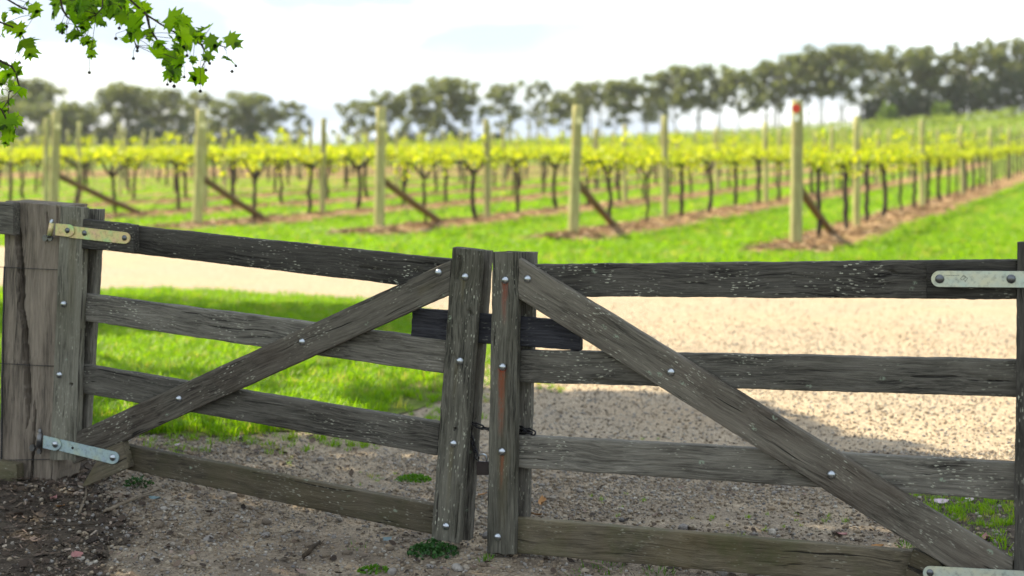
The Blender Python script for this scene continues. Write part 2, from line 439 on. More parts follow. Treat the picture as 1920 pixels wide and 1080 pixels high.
SOIL2 = [(1.40, -3), (1.45, 4.6), (1.58, 5.5), (1.70, 6.1), (2.3, 6.75), (3.4, 7.0), (6, 7.3), (6, -3)]
soil2, SOL2 = sheet('soil', SOIL2, .018, M_SOIL, .12, .20, 4.0)
# ------------------------------------------------------------------ scatter by geometry nodes
def variants(name, meshes):
    c = bpy.data.collections.new(name)
    for i, me in enumerate(meshes): c.objects.link(bpy.data.objects.new(f'{name}_{i}', me))
    return c
def scatter(name, pts, scales, rots, coll, nvar, label, cat):
    n = len(pts); me = bpy.data.meshes.new(name); me.vertices.add(n)
    me.vertices.foreach_set('co', np.asarray(pts, np.float32).ravel())
    a = me.attributes.new('scl', 'FLOAT_VECTOR', 'POINT'); a.data.foreach_set('vector', np.asarray(scales, np.float32).ravel())
    a = me.attributes.new('rot', 'FLOAT_VECTOR', 'POINT'); a.data.foreach_set('vector', np.asarray(rots, np.float32).ravel())
    a = me.attributes.new('idx', 'INT', 'POINT'); a.data.foreach_set('value', rng.integers(0, nvar, n).astype(np.int32))
    o = link(name, me)
    ng = bpy.data.node_groups.new(name + '_scatter', 'GeometryNodeTree')
    ng.interface.new_socket('Geometry', in_out='INPUT', socket_type='NodeSocketGeometry')
    ng.interface.new_socket('Geometry', in_out='OUTPUT', socket_type='NodeSocketGeometry')
    A = ng.nodes.new; gi = A('NodeGroupInput'); go = A('NodeGroupOutput'); ip = A('GeometryNodeInstanceOnPoints')
    ci = A('GeometryNodeCollectionInfo'); ci.inputs['Collection'].default_value = coll
    ci.inputs['Separate Children'].default_value = True; ci.inputs['Reset Children'].default_value = True
    def attr(nm, t):
        q = A('GeometryNodeInputNamedAttribute'); q.data_type = t; q.inputs[0].default_value = nm; return q.outputs[0]
    er = A('FunctionNodeEulerToRotation'); kk = ng.links.new
    kk(gi.outputs[0], ip.inputs['Points']); kk(ci.outputs[0], ip.inputs['Instance']); ip.inputs['Pick Instance'].default_value = True
    kk(attr('idx', 'INT'), ip.inputs['Instance Index']); kk(attr('rot', 'FLOAT_VECTOR'), er.inputs[0]); kk(er.outputs[0], ip.inputs['Rotation'])
    kk(attr('scl', 'FLOAT_VECTOR'), ip.inputs['Scale']); kk(ip.outputs[0], go.inputs[0])
    md = o.modifiers.new('scatter', 'NODES'); md.node_group = ng
    tag(o, label, cat, kind='stuff'); return o

def pebble_mesh(seed):
    bm = bmesh.new(); bmesh.ops.create_icosphere(bm, subdivisions=2, radius=1)
    sx, sy, sz = 1, random.uniform(.62, .95), random.uniform(.45, .75)
    for v in bm.verts:
        p = v.co.copy(); k = 1 + .34 * noise.noise(p * 1.1 + Vector((seed * 7.3, 0, 0))) + .10 * noise.noise(p * 2.7 + Vector((0, seed * 3.1, 0)))
        v.co = Vector((p.x * sx * k, p.y * sy * k, p.z * sz * k))
    me = bpy.data.meshes.new('pebble'); bm.to_mesh(me); bm.free(); me.materials.append(M_STONE)
    me.polygons.foreach_set('use_smooth', [True] * len(me.polygons)); return me
def pebble_low(seed):
    bm = bmesh.new(); bmesh.ops.create_icosphere(bm, subdivisions=1, radius=1)
    sy, sz = random.uniform(.6, .95), random.uniform(.45, .8)
    for v in bm.verts:
        k = random.uniform(.72, 1.18); v.co = Vector((v.co.x * k, v.co.y * sy * k, v.co.z * sz * k))
    me = bpy.data.meshes.new('pebble_small'); bm.to_mesh(me); bm.free(); me.materials.append(M_STONE)
    me.polygons.foreach_set('use_smooth', [True] * len(me.polygons)); return me
PEB = [pebble_mesh(i) for i in range(7)]
peb_c = variants('pebble_variant', [pebble_low(i) for i in range(8)])

def pts_in(n, x0, x1, y0, y1, test):
    o = []
    P = rng.random((n, 2)); X = x0 + (x1 - x0) * P[:, 0]; Y = y0 + (y1 - y0) * P[:, 1]
    for x, y in zip(X, Y):
        if abs(x) > .43 * y + .7: continue
        if test(x, y): o.append((x, y))
    return o
class Mask:      # polygon turned into a fine boolean grid for quick tests
    def __init__(s, poly, step=.02):
        p = np.array(poly); s.o = p.min(0); s.st = step; hi = p.max(0)
        X = np.arange(s.o[0], hi[0] + step, step); Y = np.arange(s.o[1], hi[1] + step, step); m = np.zeros((len(Y), len(X)), bool)
        for i in range(len(p)):
            (x0, y0), (x1, y1) = p[i], p[(i + 1) % len(p)]
            r = np.nonzero((Y >= min(y0, y1)) & (Y < max(y0, y1)))[0]
            for q in r: m[q] ^= X < x0 + (x1 - x0) * (Y[q] - y0) / (y1 - y0)
        s.m = m
    def __call__(s, x, y):
        i = int((x - s.o[0]) / s.st); j = int((y - s.o[1]) / s.st)
        return 0 <= i < s.m.shape[1] and 0 <= j < s.m.shape[0] and bool(s.m[j, i])
_masks = {}
def inside(poly, x, y):
    k = id(poly)
    if k not in _masks: _masks[k] = Mask(poly)
    return _masks[k](x, y)
def in_view_drive(x, y): return inside(DRV, x, y) and not inside(LWN, x, y) and not inside(SOL, x, y) and not inside(SOL2, x, y)
def soil_edge(x, y, r):      # inside a soil patch but within r of the gravel
    for P_ in (SOL, SOL2):
        if inside(P_, x, y): return not all(inside(P_, x + a_, y + b_) for a_, b_ in ((r, 0), (-r, 0), (0, r), (0, -r)))
    return False
def gravel_edge(x, y, r):    # on the gravel within r of a soil patch
    return in_view_drive(x, y) and any(inside(P_, x + a_, y + b_) for P_ in (SOL, SOL2) for a_, b_ in ((r, 0), (-r, 0), (0, r), (0, -r)))
pp = []
def dens(x, y): return .5 + .9 * nz(x * 1.3, y * 1.3, 4.4) + .5 * nz(x * 4, y * 4, 2.2)
a = pts_in(72000, -2.3, 2.6, 4.2, 7.2, lambda x, y: in_view_drive(x, y) and random.random() < (dens(x, y) + .30) * (.45 + .55 * sstep(5.2, 6.8, y)))
b = pts_in(40000, -3.0, 4.2, 7.2, 14.5, lambda x, y: in_view_drive(x, y) and random.random() < .8 * (1 - sstep(8.2, 14.5, y)) + .06)
c_ = pts_in(26000, -2.6, 2.6, 4.2, 6.8, lambda x, y: (inside(SOL, x, y) or inside(SOL2, x, y)) and random.random() < (.95 if soil_edge(x, y, .09) else .75 if soil_edge(x, y, .2) else .42 if soil_edge(x, y, .40) else .06))
P3, S3, R3 = [], [], []
for (lst, lo, hi, zo) in ((a, .0034, .0105, .014), (b, .005, .0125, .014), (c_, .0035, .013, .020)):
    for x, y in lst:
        r = lo + (hi - lo) * random.random() ** 2.6
        P3.append((x, y, gz(x, y) + zo + r * .15)); S3.append((r, r, r)); R3.append((random.uniform(-.4, .4), random.uniform(-.4, .4), random.uniform(0, 6.28)))
scatter('gravel', P3, S3, R3, peb_c, 8, 'loose grey and tan gravel scattered over the driveway by the gate', 'gravel')
# larger stones one can pick apart: parts of the driveway
k = 0
while k < 298:
    y = 4.9 + 2.4 * random.random() ** 1.5; x = random.uniform(-1.75, 1.7)
    if abs(x) > .37 * y or (y < 4.85): continue
    if not (in_view_drive(x, y) or (inside(SOL, x, y) and random.random() < .15)): continue
    if random.random() > dens(x, y) + .25: continue
    r = random.choice((.009, .010, .012, .013, .015, .018, .022)) * random.uniform(.9, 1.15)
    o = bpy.data.objects.new('pebble', PEB[k % 7]); COL.objects.link(o); o.parent = drive
    o.location = (x, y, gz(x, y) + .014 + r * .25); o.scale = (r, r, r); o.rotation_euler = (random.uniform(-.3, .3), random.uniform(-.3, .3), random.uniform(0, 6.28)); k += 1

# leaf litter and chips on the dark soil
def chip_mesh(kind):
    L_ = 1.0; wd = random.uniform(.18, .42) if kind else random.uniform(.06, .14); n = 5; vs = []; bend = random.uniform(-.35, .35)
    for i in range(n):
        t = i / (n - 1); hw = wd * (math.sin(math.pi * (.08 + .84 * t)) if kind else .8)
        z = bend * (t - .5) ** 2 + random.uniform(-.03, .03)
        vs += [(t - .5, -hw, z + random.uniform(0, .12)), (t - .5, hw, z + random.uniform(0, .12))]
    fs = [(2 * i, 2 * i + 2, 2 * i + 3, 2 * i + 1) for i in range(n - 1)]
    return mesh_from('chip', vs, fs, M_CHIP, False)
chip_c = variants('chip_variant', [chip_mesh(i % 2) for i in range(8)])
P3, S3, R3 = [], [], []
for x, y in pts_in(14000, -3.0, -.7, 4.2, 7.4, lambda x, y: inside(SOL, x, y) or (inside(DRV, x, y) and not inside(LWN, x, y) and random.random() < .12)):
    r = .010 + .038 * random.random() ** 2.2
    P3.append((x, y, gz(x, y) + .027)); S3.append((r, r, r)); R3.append((random.uniform(-.5, .5), random.uniform(-.5, .5), random.uniform(0, 6.28)))
for x, y in pts_in(9000, -2.2, 3.2, 4.6, 7.2, lambda x, y: random.random() < (.9 if inside(SOL2, x, y) else .9 if gravel_edge(x, y, .1) else .6 if gravel_edge(x, y, .25) else .45 if y < 6 else .2)):
    r = .008 + .030 * random.random() ** 2
    P3.append((x, y, gz(x, y) + .022)); S3.append((r, r, r)); R3.append((random.uniform(-.5, .5), random.uniform(-.5, .5), random.uniform(0, 6.28)))
scatter('leaf_litter', P3, S3, R3, chip_c, 8, 'brown leaf litter and bark chips around the foot of the gate post', 'leaf litter')

# ------------------------------------------------------------------ vineyard layout
U = Vector((.400, .9165, 0)).normalized(); NRM = Vector((U.y, -U.x, 0))
ROT = math.atan2(U.y, U.x)
ENDS = {0: (4.17, 20.9), 1: (1.0, 23.3), 2: (-2.3, 24.6), 3: (-5.8, 26.2), 4: (-9.03, 28.0)}
def row_start(k):
    if k in ENDS: return Vector((*ENDS[k], 0))
    return Vector((4.17 - 3.36 * k, 20.9 + 1.76 * k, 0))
NROW = 34
def visible(p, m=.03): return p.y > 3 and abs(p.x / p.y) < .36 + m
def row_dist(x, y):      # distance to the nearest row line (only where rows exist)
    best = 9
    q = Vector((x, y, 0))
    for k in range(-1, 9):
        d = q - row_start(k); t = d.dot(U)
        if t > -.9: best = min(best, abs(d.dot(NRM)))
    return best

# mulch strips
for k in range(0, 14):
    s = row_start(k); vs = []; fs = []; T = [-.9 + i * .45 for i in range(int((70 - k) / .45))]
    prof = (-.72, -.5, -.22, 0, .22, .5, .72)
    for i, t in enumerate(T):
        c = s + U * t
        for a_ in prof:
            e = a_ * (1 + .28 * nz(c.x * .9 + k, c.y * .9, a_)) * min(1, .35 + (t + .9) * .9)
            p = c + NRM * e
            hgt = .012 + .10 * (1 - (abs(a_) / .72) ** 2) * (.7 + .5 * nz(c.x * 1.4, c.y * 1.4, a_ * 2))
            if abs(a_) > .7: hgt = .004
            vs.append((p.x, p.y, gz(p.x, p.y) + hgt))
    for i in range(len(T) - 1):
        for j in range(6): fs.append((i * 7 + j, i * 7 + j + 1, (i + 1) * 7 + j + 1, (i + 1) * 7 + j))
    o = link('mulch_strip', mesh_from('mulch_strip', vs, fs, M_MULCH, True)); tag(o, kind='structure')
straw_c = variants('straw_variant', [mesh_from('straw', *tube([(-.5, 0, 0), (0, random.uniform(-.1, .1), .05), (.5, 0, 0)], [.03, .04, .02], 3), M_STRAW) for i in range(3)])
P3, S3, R3 = [], [], []
for k in range(0, 6):
    s = row_start(k)
    for i in range(3000):
        t = -.9 + 34 * random.random() ** 1.6; e = random.gauss(0, .36)
        p = s + U * t + NRM * e
        if abs(e) > .85 or not visible(p): continue
        r = .06 + .30 * random.random() ** 3
        P3.append((p.x, p.y, gz(p.x, p.y) + .05 + .07 * (1 - min(1, abs(e) / .7)))); S3.append((r, r, r)); R3.append((random.uniform(-.4, .4), random.uniform(-.4, .4), random.uniform(0, 6.3)))
scatter('bark_straw_debris', P3, S3, R3, straw_c, 3, 'brown pruned canes and straw lying on the mulch under the vines', 'mulch')

# ------------------------------------------------------------------ grass
def tuft(nb, h, spread, wd, seed):
    rr = random.Random(seed); vs = []; fs = []
    for b_ in range(nb):
        a_ = rr.uniform(0, 6.28); r = spread * rr.random() ** .5; x, y = r * math.cos(a_), r * math.sin(a_)
        d = a_ + rr.uniform(-1, 1); lean = rr.uniform(.15, .75); hh = h * rr.uniform(.5, 1.1); wv = wd * rr.uniform(.7, 1.2)
        px, py = -math.sin(d + rr.uniform(-.7, .7)), math.cos(d); n = len(vs)
        for (t, wk) in ((0, 1), (.45, .85), (.8, .5)):
            q = lean * t * t * hh; zz = hh * (t - .22 * lean * t * t)
            cx, cy = x + math.cos(d) * q, y + math.sin(d) * q
            vs += [(cx - px * wv * wk, cy - py * wv * wk, zz), (cx + px * wv * wk, cy + py * wv * wk, zz)]
        q = lean * hh; vs.append((x + math.cos(d) * q, y + math.sin(d) * q, hh * (1 - .22 * lean)))
        fs += [(n, n + 1, n + 3, n + 2), (n + 2, n + 3, n + 5, n + 4), (n + 4, n + 5, n + 6)]
    return mesh_from('tuft', vs, fs, M_GRASS, False)
tuft_c = variants('tuft_variant', [tuft(16, 1.0, .55, .045, i) for i in range(6)])
P3, S3, R3 = [], [], []
def grow(lst, lo, hi, lift=0.0, wid=1.0):
    for x, y in lst:
        r = random.uniform(lo, hi) * (1 + .35 * nz(x * .8, y * .8, 7.7))
        P3.append((x, y, gz(x, y) + lift)); S3.append((r * wid, r * wid, r)); R3.append((random.uniform(-.12, .12), random.uniform(-.12, .12), random.uniform(0, 6.28)))
def near_lawn(x, y):
    return in_view_drive(x, y) and any(inside(LWN, x + a_, y + b_) for a_, b_ in ((-.14, 0), (.14, 0), (0, .14), (-.26, .1), (0, -.14))) and random.random() < .6 + .9 * nz(x * 3, y * 3, 5) or in_view_drive(x, y) and any(inside(LWN, x + a_, y + b_) for a_, b_ in ((-.55, 0), (-.4, .3), (0, .5), (-.4, -.3))) and random.random() < .10 + .8 * nz(x * 2.4, y * 2.4, 8)
def lawn_ok(x, y):
    if not inside(LWN, x, y): return False
    d = .95 - 1.0 * sstep(-1.2, -.25, x) * sstep(11.5, 8.3, y)      # worn thin towards the drive
    return random.random() < d + .4 * nz(x * 2, y * 2, 1.1) 
grow(pts_in(30000, -5.5, .1, 6.9, 15.2, lawn_ok), .045, .085, .02)
grow(pts_in(16000, -4, .5, 6.6, 15.5, near_lawn), .02, .05, .012)
grow(pts_in(26000, -11, 11, 15.2, 30, lambda x, y: not inside(DRV, x, y) and row_dist(x, y) > .5 + .25 * random.random() and random.random() < .8 + .6 * nz(x * .7, y * .7, 3.3)), .06, .13, 0, 1.4)
grow(pts_in(26000, -22, 22, 30, 62, lambda x, y: row_dist(x, y) > .75), .08, .14, 0, 2.6)
grow(pts_in(1500, 1.55, 3.4, 5.4, 7.3, lambda x, y: (not inside(DRV, x, y)) and random.random() < .35 + 1.5 * nz(x * 2.6, y * 2.6, 9)), .025, .055, .01)
grow([(1.93 + random.gauss(0, .13), 5.95 + random.gauss(0, .22)) for _ in range(170)], .02, .05, .012)
grow(pts_in(500, -1.8, 1.7, 4.9, 7.5, lambda x, y: in_view_drive(x, y) and nz(x * 2.1, y * 2.1, 6.6) > .34), .012, .028, .012)
grow(pts_in(3500, -9, -2.2, 6.6, 9, lambda x, y: not inside(DRV, x, y) or inside(LWN, x, y)), .05, .09, .01)
scatter('grass', P3, S3, R3, tuft_c, 6, 'short bright green grass of the lawn, the verges and the vineyard alleys', 'grass')

# ------------------------------------------------------------------ gate plane
O_ = Vector((0, 5.37, 0)); E1 = Vector((.9354, -.3536, 0)).normalized(); NN = Vector((-E1.y, E1.x, 0)); NN = NN if NN.y < 0 else -NN
def P(px, py, off=0.0):
    r = Vector(((px - 960) / F, 1, -(py - HY) / F)); c = Vector((0, 0, CH))
    t = (off - (c - O_).dot(NN)) / r.dot(NN); return c + r * t

def rect_loop(nv, nd, thick, hv, rad=.004):
    """cross-section param: list of (v 0..1 from top to bottom, depth) walking round; corners rounded"""
    c = min(rad, thick * .2); cv = c / hv
    lp = [(cv + (1 - 2 * cv) * j / nv, 0.0) for j in range(nv + 1)]
    lp += [(1 - cv * .3, c * .3), (1.0, c)]
    lp += [(1.0, c + (thick - 2 * c) * j / nd) for j in range(1, nd + 1)]
    lp += [(1 - cv, thick)] + [(1 - cv - (1 - 2 * cv) * j / 2, thick) for j in range(1, 3)]
    lp += [(0.0, thick - c)] + [(0.0, c + (thick - 2 * c) * (nd - j) / nd) for j in range(1, nd + 1)] + [(cv * .3, c * .3)]
    return lp

def board(name, quad, front, thick, material, parent, nu=60, nv=8, seed=0, rough=.0022, cracks=(), holes=(), rust=(), weep=(), endwob=.004, vertical=False, bulge=0.0):
    """quad: photo pixels of the front face TL,TR,BR,BL.  Length runs TL->TR, or TL->BL when vertical."""
    tl, tr, br, bl = [P(x, y, front) for x, y in quad]
    if vertical: tl, tr, br, bl = tr, br, bl, tl        # u runs downwards, v from right edge to left edge
    A, B = (tl + bl) / 2, (tr + br) / 2; X = (B - A).normalized(); Y = NN - X * NN.dot(X); Y.normalize(); Z = X.cross(Y)
    M = Matrix(((X.x, Y.x, Z.x, A.x), (X.y, Y.y, Z.y, A.y), (X.z, Y.z, Z.z, A.z), (0, 0, 0, 1))); Mi = M.inverted()
    hv = (tl - bl).length; ln = (B - A).length
    lp = rect_loop(nv, 3, thick, hv, .016 if name == 'post_trunk' else .004); m = len(lp); vs = []; rv = []; wv = []; S = seed * 13.7
    for i in range(nu + 1):
        u = i / nu
        for j, (v, d) in enumerate(lp):
            p = (tl * (1 - u) + tr * u) * (1 - v) + (bl * (1 - u) + br * u) * v - NN * d
            q = Mi @ p
            du = endwob * nz(v * 5 + S, S, d * 40) if i in (0, nu) else 0
            edge = max(0, 1 - min(v, 1 - v) * hv / .012)
            q.z += rough * (nz(q.x * 9, S, v) + .8 * edge * nz(q.x * 38, S + 3, round(v))) * (1.0)
            q.y += rough * .6 * nz(q.x * 6, v * hv * 45, S + d) ; q.x += du
            if bulge and d == 0: q.y += bulge * (1 - (2 * v - 1) ** 2) 
            if d <= .002:
                for (path, wd, dep) in cracks:
                    for (a0, b0), (a1, b1) in zip(path, path[1:]):
                        if min(a0, a1) - 1e-6 <= u <= max(a0, a1) + 1e-6:
                            t = (u - a0) / (a1 - a0) if a1 != a0 else 0
                            c0 = b0 + (b1 - b0) * t + .012 * nz(u * 40, S, 1)
                            end = min(1, 6 * min(u - path[0][0], path[-1][0] - u) / max(1e-6, path[-1][0] - path[0][0]) + .15)
                            x_ = abs(v - c0) * hv / (wd * max(.1, end))
                            if x_ < 1: q.y -= dep * (1 - x_ * x_) * max(.3, end)
                for (hu, hv_, r) in holes:
                    dd = math.hypot((u - hu) * ln, (v - hv_) * hv) / r
                    if dd < 1: q.y -= min(thick * .6, .02) * (1 - dd ** 4)
            vs.append(q)
            if d <= .002:
                val = 0; wl = 0
                for (lst, is_r) in ((rust, 1), (weep, 0)):
                    for (ru, rvv, length, wd, amt) in lst:      # a streak that starts at (ru, rvv) and runs on along u
                        t = (u - ru) * ln / length
                        if 0 <= t <= 1:
                            x_ = abs((v - rvv) * hv + .004 * nz(u * 30, S, 5)) / (wd * (1 - .4 * t))
                            k_ = amt * max(0, 1 - x_ * x_) * (1 - t) ** .6
                            if is_r: val = max(val, k_)
                            else: wl = max(wl, k_)
                rv.append(val); wv.append(wl)
            else: rv.append(0); wv.append(0)
    fs = []
    for i in range(nu):
        for j in range(m):
            j2 = (j + 1) % m; fs.append((i * m + j, (i + 1) * m + j, (i + 1) * m + j2, i * m + j2))
    fs.append(tuple(range(m))); n0 = nu * m; fs.append(tuple(n0 + j for j in range(m - 1, -1, -1)))
    me = mesh_from(name, vs, fs, material, False)
    me.polygons.foreach_set('use_smooth', [len(p.vertices) == 4 for p in me.polygons])
    if rust or weep:
        at = me.attributes.new('rust', 'FLOAT', 'POINT'); at.data.foreach_set('value', rv)
        at = me.attributes.new('weep', 'FLOAT', 'POINT'); at.data.foreach_set('value', wv)
    try: me.set_sharp_from_angle(angle=math.radians(50))
    except Exception: pass
    return link(name, me, parent, M)

def prism(name, poly, front, thick, material, parent, bev=.0015, xdir=None):
    pts = [P(x, y, front) for x, y in poly]
    A = pts[0].copy(); X = ((P(*xdir, front) if xdir else pts[1]) - A).normalized(); Y = NN; X = (X - Y * X.dot(Y)).normalized(); Z = X.cross(Y)
    M = Matrix(((X.x, Y.x, Z.x, A.x), (X.y, Y.y, Z.y, A.y), (X.z, Y.z, Z.z, A.z), (0, 0, 0, 1))); Mi = M.inverted()
    bm = bmesh.new(); f = [bm.verts.new(Mi @ p) for p in pts]; b_ = [bm.verts.new(Mi @ (p - NN * thick)) for p in pts]; n = len(pts)
    bm.faces.new(f); bm.faces.new(b_[::-1])
    for i in range(n): bm.faces.new((f[i], b_[i], b_[(i + 1) % n], f[(i + 1) % n]))
    bmesh.ops.recalc_face_normals(bm, faces=bm.faces)
    if bev: bmesh.ops.bevel(bm, geom=[e for e in bm.edges], offset=bev, segments=2, affect='EDGES', clamp_overlap=True)
    me = bpy.data.meshes.new(name); bm.to_mesh(me); bm.free(); me.materials.append(material)
    return link(name, me, parent, M)

# frame at a point of the gate plane: local Y towards the viewer side
def plane_M(p): return Matrix(((E1.x, NN.x, 0, p.x), (E1.y, NN.y, 0, p.y), (0, 0, 1, p.z), (0, 0, 0, 1)))
def dome_mesh(r, mat_, h=.55):
    vs = []; fs = []; n = 14; rings = [(r * 1.0, -.004), (r, .0012), (r * .93, .32 * h * r), (r * .72, .68 * h * r), (r * .38, .93 * h * r)]
    for (rr, y) in rings:
        for k_ in range(n): vs.append((rr * math.cos(2 * math.pi * k_ / n), y, rr * math.sin(2 * math.pi * k_ / n)))
    vs.append((0, h * r, 0))
    for i in range(len(rings) - 1):
        for k_ in range(n): fs.append((i * n + k_, (i + 1) * n + k_, (i + 1) * n + (k_ + 1) % n, i * n + (k_ + 1) % n))
    b0 = (len(rings) - 1) * n
    for k_ in range(n): fs.append((b0 + k_, len(vs) - 1, b0 + (k_ + 1) % n))
    return mesh_from('bolt', vs, fs, mat_, True)
BOLT, DBOLT = dome_mesh(.0142, M_BOLT, .62), dome_mesh(.0118, M_DBOLT, .5)
def bolt(px, py, off, parent, me=None):
    return link('bolt', me or BOLT, parent, plane_M(P(px, py, off)) @ Matrix.Rotation(random.uniform(0, 6), 4, 'Y'))

T = .040; FS = .042; BS = -.002          # rails: front at 0; front stiles at FS, back stiles behind the rails
# ---- gate with the left hinge
gl = empty('farm_gate', P(118, 890)); tag(gl, 'sagging grey timber gate hung on the split post, brace rising to the meeting stile', 'gate', 'pair of timber farm gates')
board('rail', [(150, 413.5), (849, 487), (848, 546), (150, 464)], 0, T, W_DARK, gl, 90, 10, 1, cracks=[([(.76, .55), (.83, .62)], .008, .008), ([(.9, .5), (.93, .55)], .010, .010)], holes=[(.66, .18, .006), (.885, .42, .007)])
board('rail', [(125, 547), (836, 638), (831, 701), (125, 597)], 0, T, W_GREY, gl, 90, 10, 2, cracks=[([(.02, .45), (.22, .5)], .005, .005)])
board('rail', [(120, 679), (824, 793), (819, 854), (116, 731)], 0, T, W_GREY, gl, 90, 10, 3)
board('rail', [(204, 829), (813, 948), (811, 1003), (200, 873)], 0, T, W_BROWN, gl, 90, 10, 4)
hs = board('stile', [(113, 387), (157, 390), (141, 864), (93, 862)], FS, FS - .001, W_STILE, gl, 110, 12, 5, cracks=[([(.1, .45), (.5, .6)], .004, .004)], holes=[(.7, .25, .005)], vertical=True, weep=[(.05, .4, .4, .03, .7)])
board('stile', [(146, 391), (187, 393), (159, 862), (124, 860)], -T - .001, T, W_GREY, gl, 70, 6, 6, vertical=True)
board('stile', [(848, 464), (903, 470), (860, 1019), (808, 1010)], FS, FS - .001, W_STILE, gl, 140, 18, 7, vertical=True,
      cracks=[([(.02, .74), (.06, .70), (.12, .80)], .010, .014), ([(.205, .28), (.225, .18)], .012, .012), ([(.36, .70), (.375, .62)], .007, .008), ([(.78, .16), (1.0, .13)], .006, .012)],
      holes=[(.615, .45, .0055), (.44, .93, .004)], weep=[(.10, .52, .10, .012, .8), (.39, .55, .16, .014, .5), (.67, .50, .26, .012, .9)])
board('stile', [(872, 466), (918, 471), (880, 1014), (832, 1010)], -T - .001, T, W_GREY, gl, 90, 8, 8, vertical=True, cracks=[([(.0, .3), (.35, .35)], .005, .01)])
board('brace', [(127, 818), (846, 487.5), (841, 553), (137, 871)], FS - .004, FS - .006, W_BRACE, gl, 100, 10, 9, weep=[(.93, .5, .1, .02, .5)], rough=.0014)
board('packing_block', [(156, 411), (250, 422), (250, 474), (153, 466)], FS + .002, FS, W_DARK, gl, 24, 8, 10)
prism('packing_block', [(196, 842), (229, 828), (242, 877), (150, 917), (176, 872)], FS + .002, FS, W_BROWN, gl, .003, (229, 828))
for (px, py) in ((872, 519), (862, 677), (850, 832), (836, 987), (119, 570), (111, 703)): bolt(px, py, FS + .001, gl)
for (px, py) in ((822, 511), (566, 641), (335, 748)): bolt(px, py, FS - .003, gl)

def strap(corners, r_end, seg, front, thick, material, parent, name='hinge_strap', round_left=False):
    """flat bar whose right (or left) end is rounded: corners TL,TR,BR,BL"""
    tl, tr, br, bl = [Vector(c) for c in corners]; poly = []
    def arc(a_, b_, sgn):
        m = (a_ + b_) / 2; h = (b_ - a_) / 2; d = Vector((h.y, -h.x)) * sgn
        return [tuple(m - h * math.cos(t) + d * math.sin(t)) for t in [math.pi * i / seg for i in range(seg + 1)]]
    if round_left: poly = [tuple(tr), tuple(br)] + arc(bl, tl, 1)
    else: poly = [tuple(bl), tuple(tl)] + arc(tr, br, 1)
    return prism(name, poly, front, thick, material, parent, .0009, tuple(tr) if not round_left else None)
def tubeobj(name, pts, r, material, parent=None, sides=8, M=None):
    vf = tube(pts, r, sides)
    if M is None:
        A = Vector(pts[0]); vf = ([p - A for p in vf[0]], vf[1]); M = Matrix.Translation(A)
    return link(name, mesh_from(name, *vf, material, True), parent, M)
sf = FS + .009
st = strap([(133, 424), (234, 435.5), (232, 457), (129, 445.5)], 0, 10, sf, .006, M_YZINC, gl)
bolt(158, 437, sf + .001, st, DBOLT); bolt(233, 446, sf + .001, st, DBOLT)
st = strap([(104, 419), (128, 421), (127, 444), (103, 441)], 0, 10, sf + .0065, .006, M_YZINC, gl)
bolt(126, 432, sf + .0075, st, DBOLT)
tubeobj('hinge_barrel', [P(93, 441, sf + .004), P(97, 418, sf + .004)], .0115, M_YZINC, gl, 12)
st = strap([(112, 824), (213, 847), (209, 870), (110, 845)], 0, 10, sf, .006, M_ZINC, gl)
bolt(211, 858, sf + .001, st)
link('bolt_hole', dome_mesh(.006, M_BLACK, .2), st, plane_M(P(136, 840, sf + .0004)))
st = strap([(81, 817), (104, 822), (101, 845), (80, 840)], 0, 10, sf + .0065, .006, M_ZINC, gl)
bolt(103, 833, sf + .0075, st)
tubeobj('hinge_barrel', [P(73, 838, sf + .004), P(75, 812, sf + .004)], .0125, M_STEEL, gl, 12)

# ---- gate with the right hinge
gr = empty('farm_gate', P(945, 1040)); tag(gr, 'grey timber gate with rust stained meeting stile, brace falling towards the long pale strap', 'gate', 'pair of timber farm gates')
board('rail', [(975, 496.5), (1912, 487), (1912, 561), (975, 556)], 0, T, W_DARK, gr, 100, 10, 11, holes=[(.77, .32, .007)], cracks=[([(.5, .5), (.7, .47)], .004, .005)])
board('rail', [(972, 657), (1912, 675), (1912, 745), (970, 717)], 0, T, W_GREY, gr, 100, 12, 12, cracks=[([(.15, .93), (.27, .97)], .010, .014), ([(.9, .5), (.99, .62)], .006, .007)])
board('rail', [(968, 817), (1910, 869), (1910, 939), (967, 877)], 0, T, W_GREY, gr, 100, 10, 13)
board('rail', [(966, 972), (1910, 1052), (1910, 1122), (964, 1037)], 0, T, W_BROWN, gr, 100, 10, 14)
board('stile', [(923, 473), (972, 473), (964, 1040), (912, 1037)], FS, FS - .001, W_STILE, gr, 150, 18, 15, vertical=True,
      rust=[(.10, .5, .16, .016, .7), (.385, .55, .26, .018, 1.0), (.665, .5, .14, .009, 1.0)], weep=[(.66, .45, .3, .03, .7), (.40, .5, .3, .025, .5)], cracks=[([(.02, .72), (.2, .7)], .004, .005), ([(.3, .25), (.62, .3)], .004, .005)])
board('stile', [(946, 472), (1003, 474), (987, 1030), (934, 1030)], -T - .001, T, W_GREY, gr, 80, 8, 16, vertical=True)
board('brace', [(973, 484), (1899, 1050), (1899, 1140), (972, 560)], FS - .004, FS - .006, W_BRACE, gr, 110, 10, 17, rough=.0014)
board('stile', [(1908, 455), (1975, 452), (1966, 1150), (1900, 1150)], FS + .004, FS + .003, W_DARK, gr, 60, 8, 18, vertical=True)
board('stile', [(1925, 458), (1985, 456), (1976, 1150), (1915, 1150)], -T - .001, T, W_DARK, gr, 40, 6, 21, vertical=True)
board('packing_block', [(1737, 492), (1905, 489), (1905, 561.5), (1738, 560.5)], .010, .0095, W_DARK, gr, 30, 8, 19)
prism('packing_block', [(1712, 1030), (1760, 1053), (1790, 1110), (1690, 1100)], FS - .002, FS - .004, W_BROWN, gr, .003)
for (px, py) in ((947, 525), (942, 688), (941, 847), (933, 1007)): bolt(px, py, FS + .001, gr)
